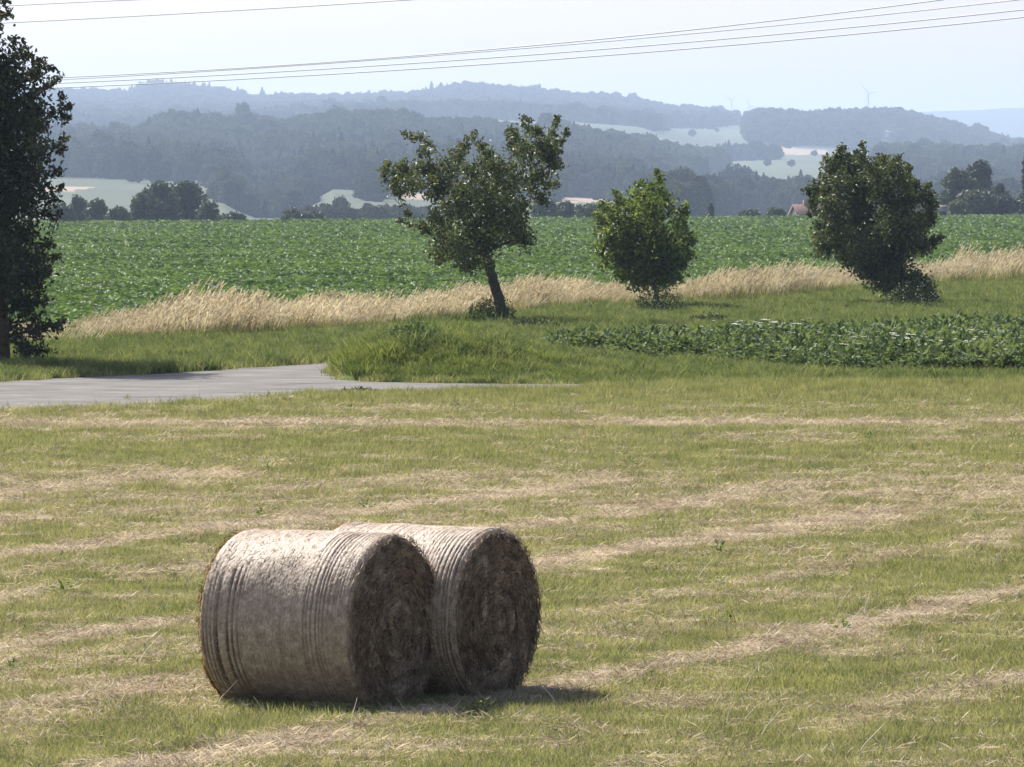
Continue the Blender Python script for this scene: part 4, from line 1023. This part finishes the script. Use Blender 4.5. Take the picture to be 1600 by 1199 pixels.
# ------------------------------------------------------------------ wind turbines on the far plateau
def turbine(label, px, yhub, d, blade, ph):
    hub = at(px, yhub, d); zb = CH + (300 - 205) / F * d
    root = empty('wind_turbine', (hub[0], hub[1], zb), label=label, cat='wind turbine', group='wind turbines behind the hills')
    H = hub[2] - zb
    b = MB(); b.tube([(0, 4, 0), (0, 4, H)], [2.6, 1.5], 16); link('tower', b.mesh('tower', True), M['turbine'], root)
    b = MB(); b.tube([(0, -1, H), (0, 3, H + .4), (0, 10, H + .2)], [1.6, 2.2, 1.6], 10); link('nacelle', b.mesh('nacelle', True), M['turbine'], root)
    for k in range(3):
        a = ph + k * 2.0944; dv = np.array([math.cos(a), 0, math.sin(a)]); b = MB()
        b.tube([np.array([0, -1.6, H]) + dv * t * blade for t in (0, .1, .25, .6, 1)], [.8, 1.2, 1.5, 1.0, .25], 8); link('blade', b.mesh('blade', True), M['turbine'], root)
turbine('clearest wind turbine, standing above the wooded hill with white houses', 1357, 146, 13500, 27, 2.25)
turbine('faint wind turbine above the dip between the ridges, beside a lone tree', 1143, 156, 14800, 24, .6)
turbine('faintest wind turbine deep in the dip between the two ridges', 1171, 166, 15300, 22, 1.9)

# ------------------------------------------------------------------ overhead lines
def wire(label, pts, dl, dr, rad):
    px = np.array([p[0] for p in pts], float); py = np.array([p[1] for p in pts], float)
    c = np.polyfit(px, py, 2 if len(pts) > 2 else 1)
    q = np.linspace(-900, 2500, 120); y = np.polyval(c, q); d = np.interp(q, [-900, 2500], [dl, dr])
    P = at(q, y, d); b = MB(); b.tube(P, rad, 6)
    o = link('power_line', b.mesh('power_line', True), M['wire']); tag(o, label, 'power line', 'overhead power lines crossing the sky')
wire('uppermost thin power line, only in the upper corner over the tall tree', [(20, 9), (110, 4.5), (210, 0)], 640, 420, .048)
wire('power line under the uppermost one, leaving the sky half way across', [(30, 35), (330, 19), (640, 0)], 630, 410, .05)
wire('upper of two close twin power lines above the far ridge', [(105, 121), (400, 105.5), (800, 74), (1200, 34), (1470, 0)], 620, 400, .05)
wire('lower of two close twin power lines above the far ridge', [(105, 123.5), (400, 107.5), (800, 79), (1200, 39), (1600, 0)], 618, 398, .045)
wire('single power line between the twin lines and the lowest line', [(105, 129.5), (400, 115), (800, 89), (1200, 54), (1600, 16)], 616, 396, .05)
wire('lowest power line, touching the far wooded ridge', [(105, 136), (300, 129), (800, 99), (1200, 64), (1600, 28)], 614, 394, .05)

# ------------------------------------------------------------------ haze
def haze():
    b = MB(); b.box((-5200, -120, -16), (5200, 23500, 345))
    m, t, out = nt('haze'); v = N(t, 'ShaderNodeVolumePrincipled')
    v.inputs['Color'].default_value = (.57, .74, 1.0, 1); v.inputs['Density'].default_value = 9.6e-5; v.inputs['Anisotropy'].default_value = .35
    t.links.new(v.outputs[0], out.inputs['Volume'])
    o = link('haze', b.mesh('haze'), m); o['kind'] = 'stuff'
haze()

# ------------------------------------------------------------------ light, sky, camera
ELEV = math.radians(46); SH = np.array([.61, -.79])            # direction shadows fall on the ground
w = bpy.data.worlds.new('World'); SC.world = w; w.use_nodes = True; t = w.node_tree
bg = t.nodes['Background']; sky = t.nodes.new('ShaderNodeTexSky'); sky.sky_type = 'NISHITA'; sky.sun_disc = False
sky.sun_elevation = ELEV; sky.sun_rotation = math.atan2(-SH[0], -SH[1]); sky.air_density = 1.0; sky.dust_density = 2.0; sky.ozone_density = 1.5
tn = t.nodes.new('ShaderNodeMix'); tn.data_type = 'RGBA'; tn.blend_type = 'MULTIPLY'; tn.inputs[0].default_value = 1; tn.inputs[7].default_value = (1.12, .975, .925, 1)
t.links.new(sky.outputs[0], tn.inputs[6]); t.links.new(tn.outputs[2], bg.inputs[0]); bg.inputs[1].default_value = .104
L = bpy.data.lights.new('sun', 'SUN'); L.energy = 5.0; L.angle = math.radians(.5); L.color = (1, .95, .87)
lo = bpy.data.objects.new('sun', L); COL.objects.link(lo)
to = Vector((SH[0] * math.cos(ELEV), SH[1] * math.cos(ELEV), -math.sin(ELEV))); lo.rotation_euler = to.to_track_quat('-Z', 'Y').to_euler(); lo.location = (-20, 60, 60)

cam = bpy.data.cameras.new('camera'); co = bpy.data.objects.new('camera', cam); COL.objects.link(co)
co.location = (0, 0, CH); co.rotation_euler = (math.pi / 2 - PITCH, 0, 0)
cam.sensor_width = 36; cam.sensor_fit = 'HORIZONTAL'; cam.lens = F * 36 / 1600; cam.clip_start = .5; cam.clip_end = 60000
SC.camera = co
SC.view_settings.view_transform = 'Standard'; SC.view_settings.look = 'None'; SC.view_settings.exposure = .85; SC.view_settings.gamma = 1
SC.render.engine = 'CYCLES'; SC.cycles.use_denoising = True
SC.cycles.max_bounces = 8; SC.cycles.transparent_max_bounces = 8
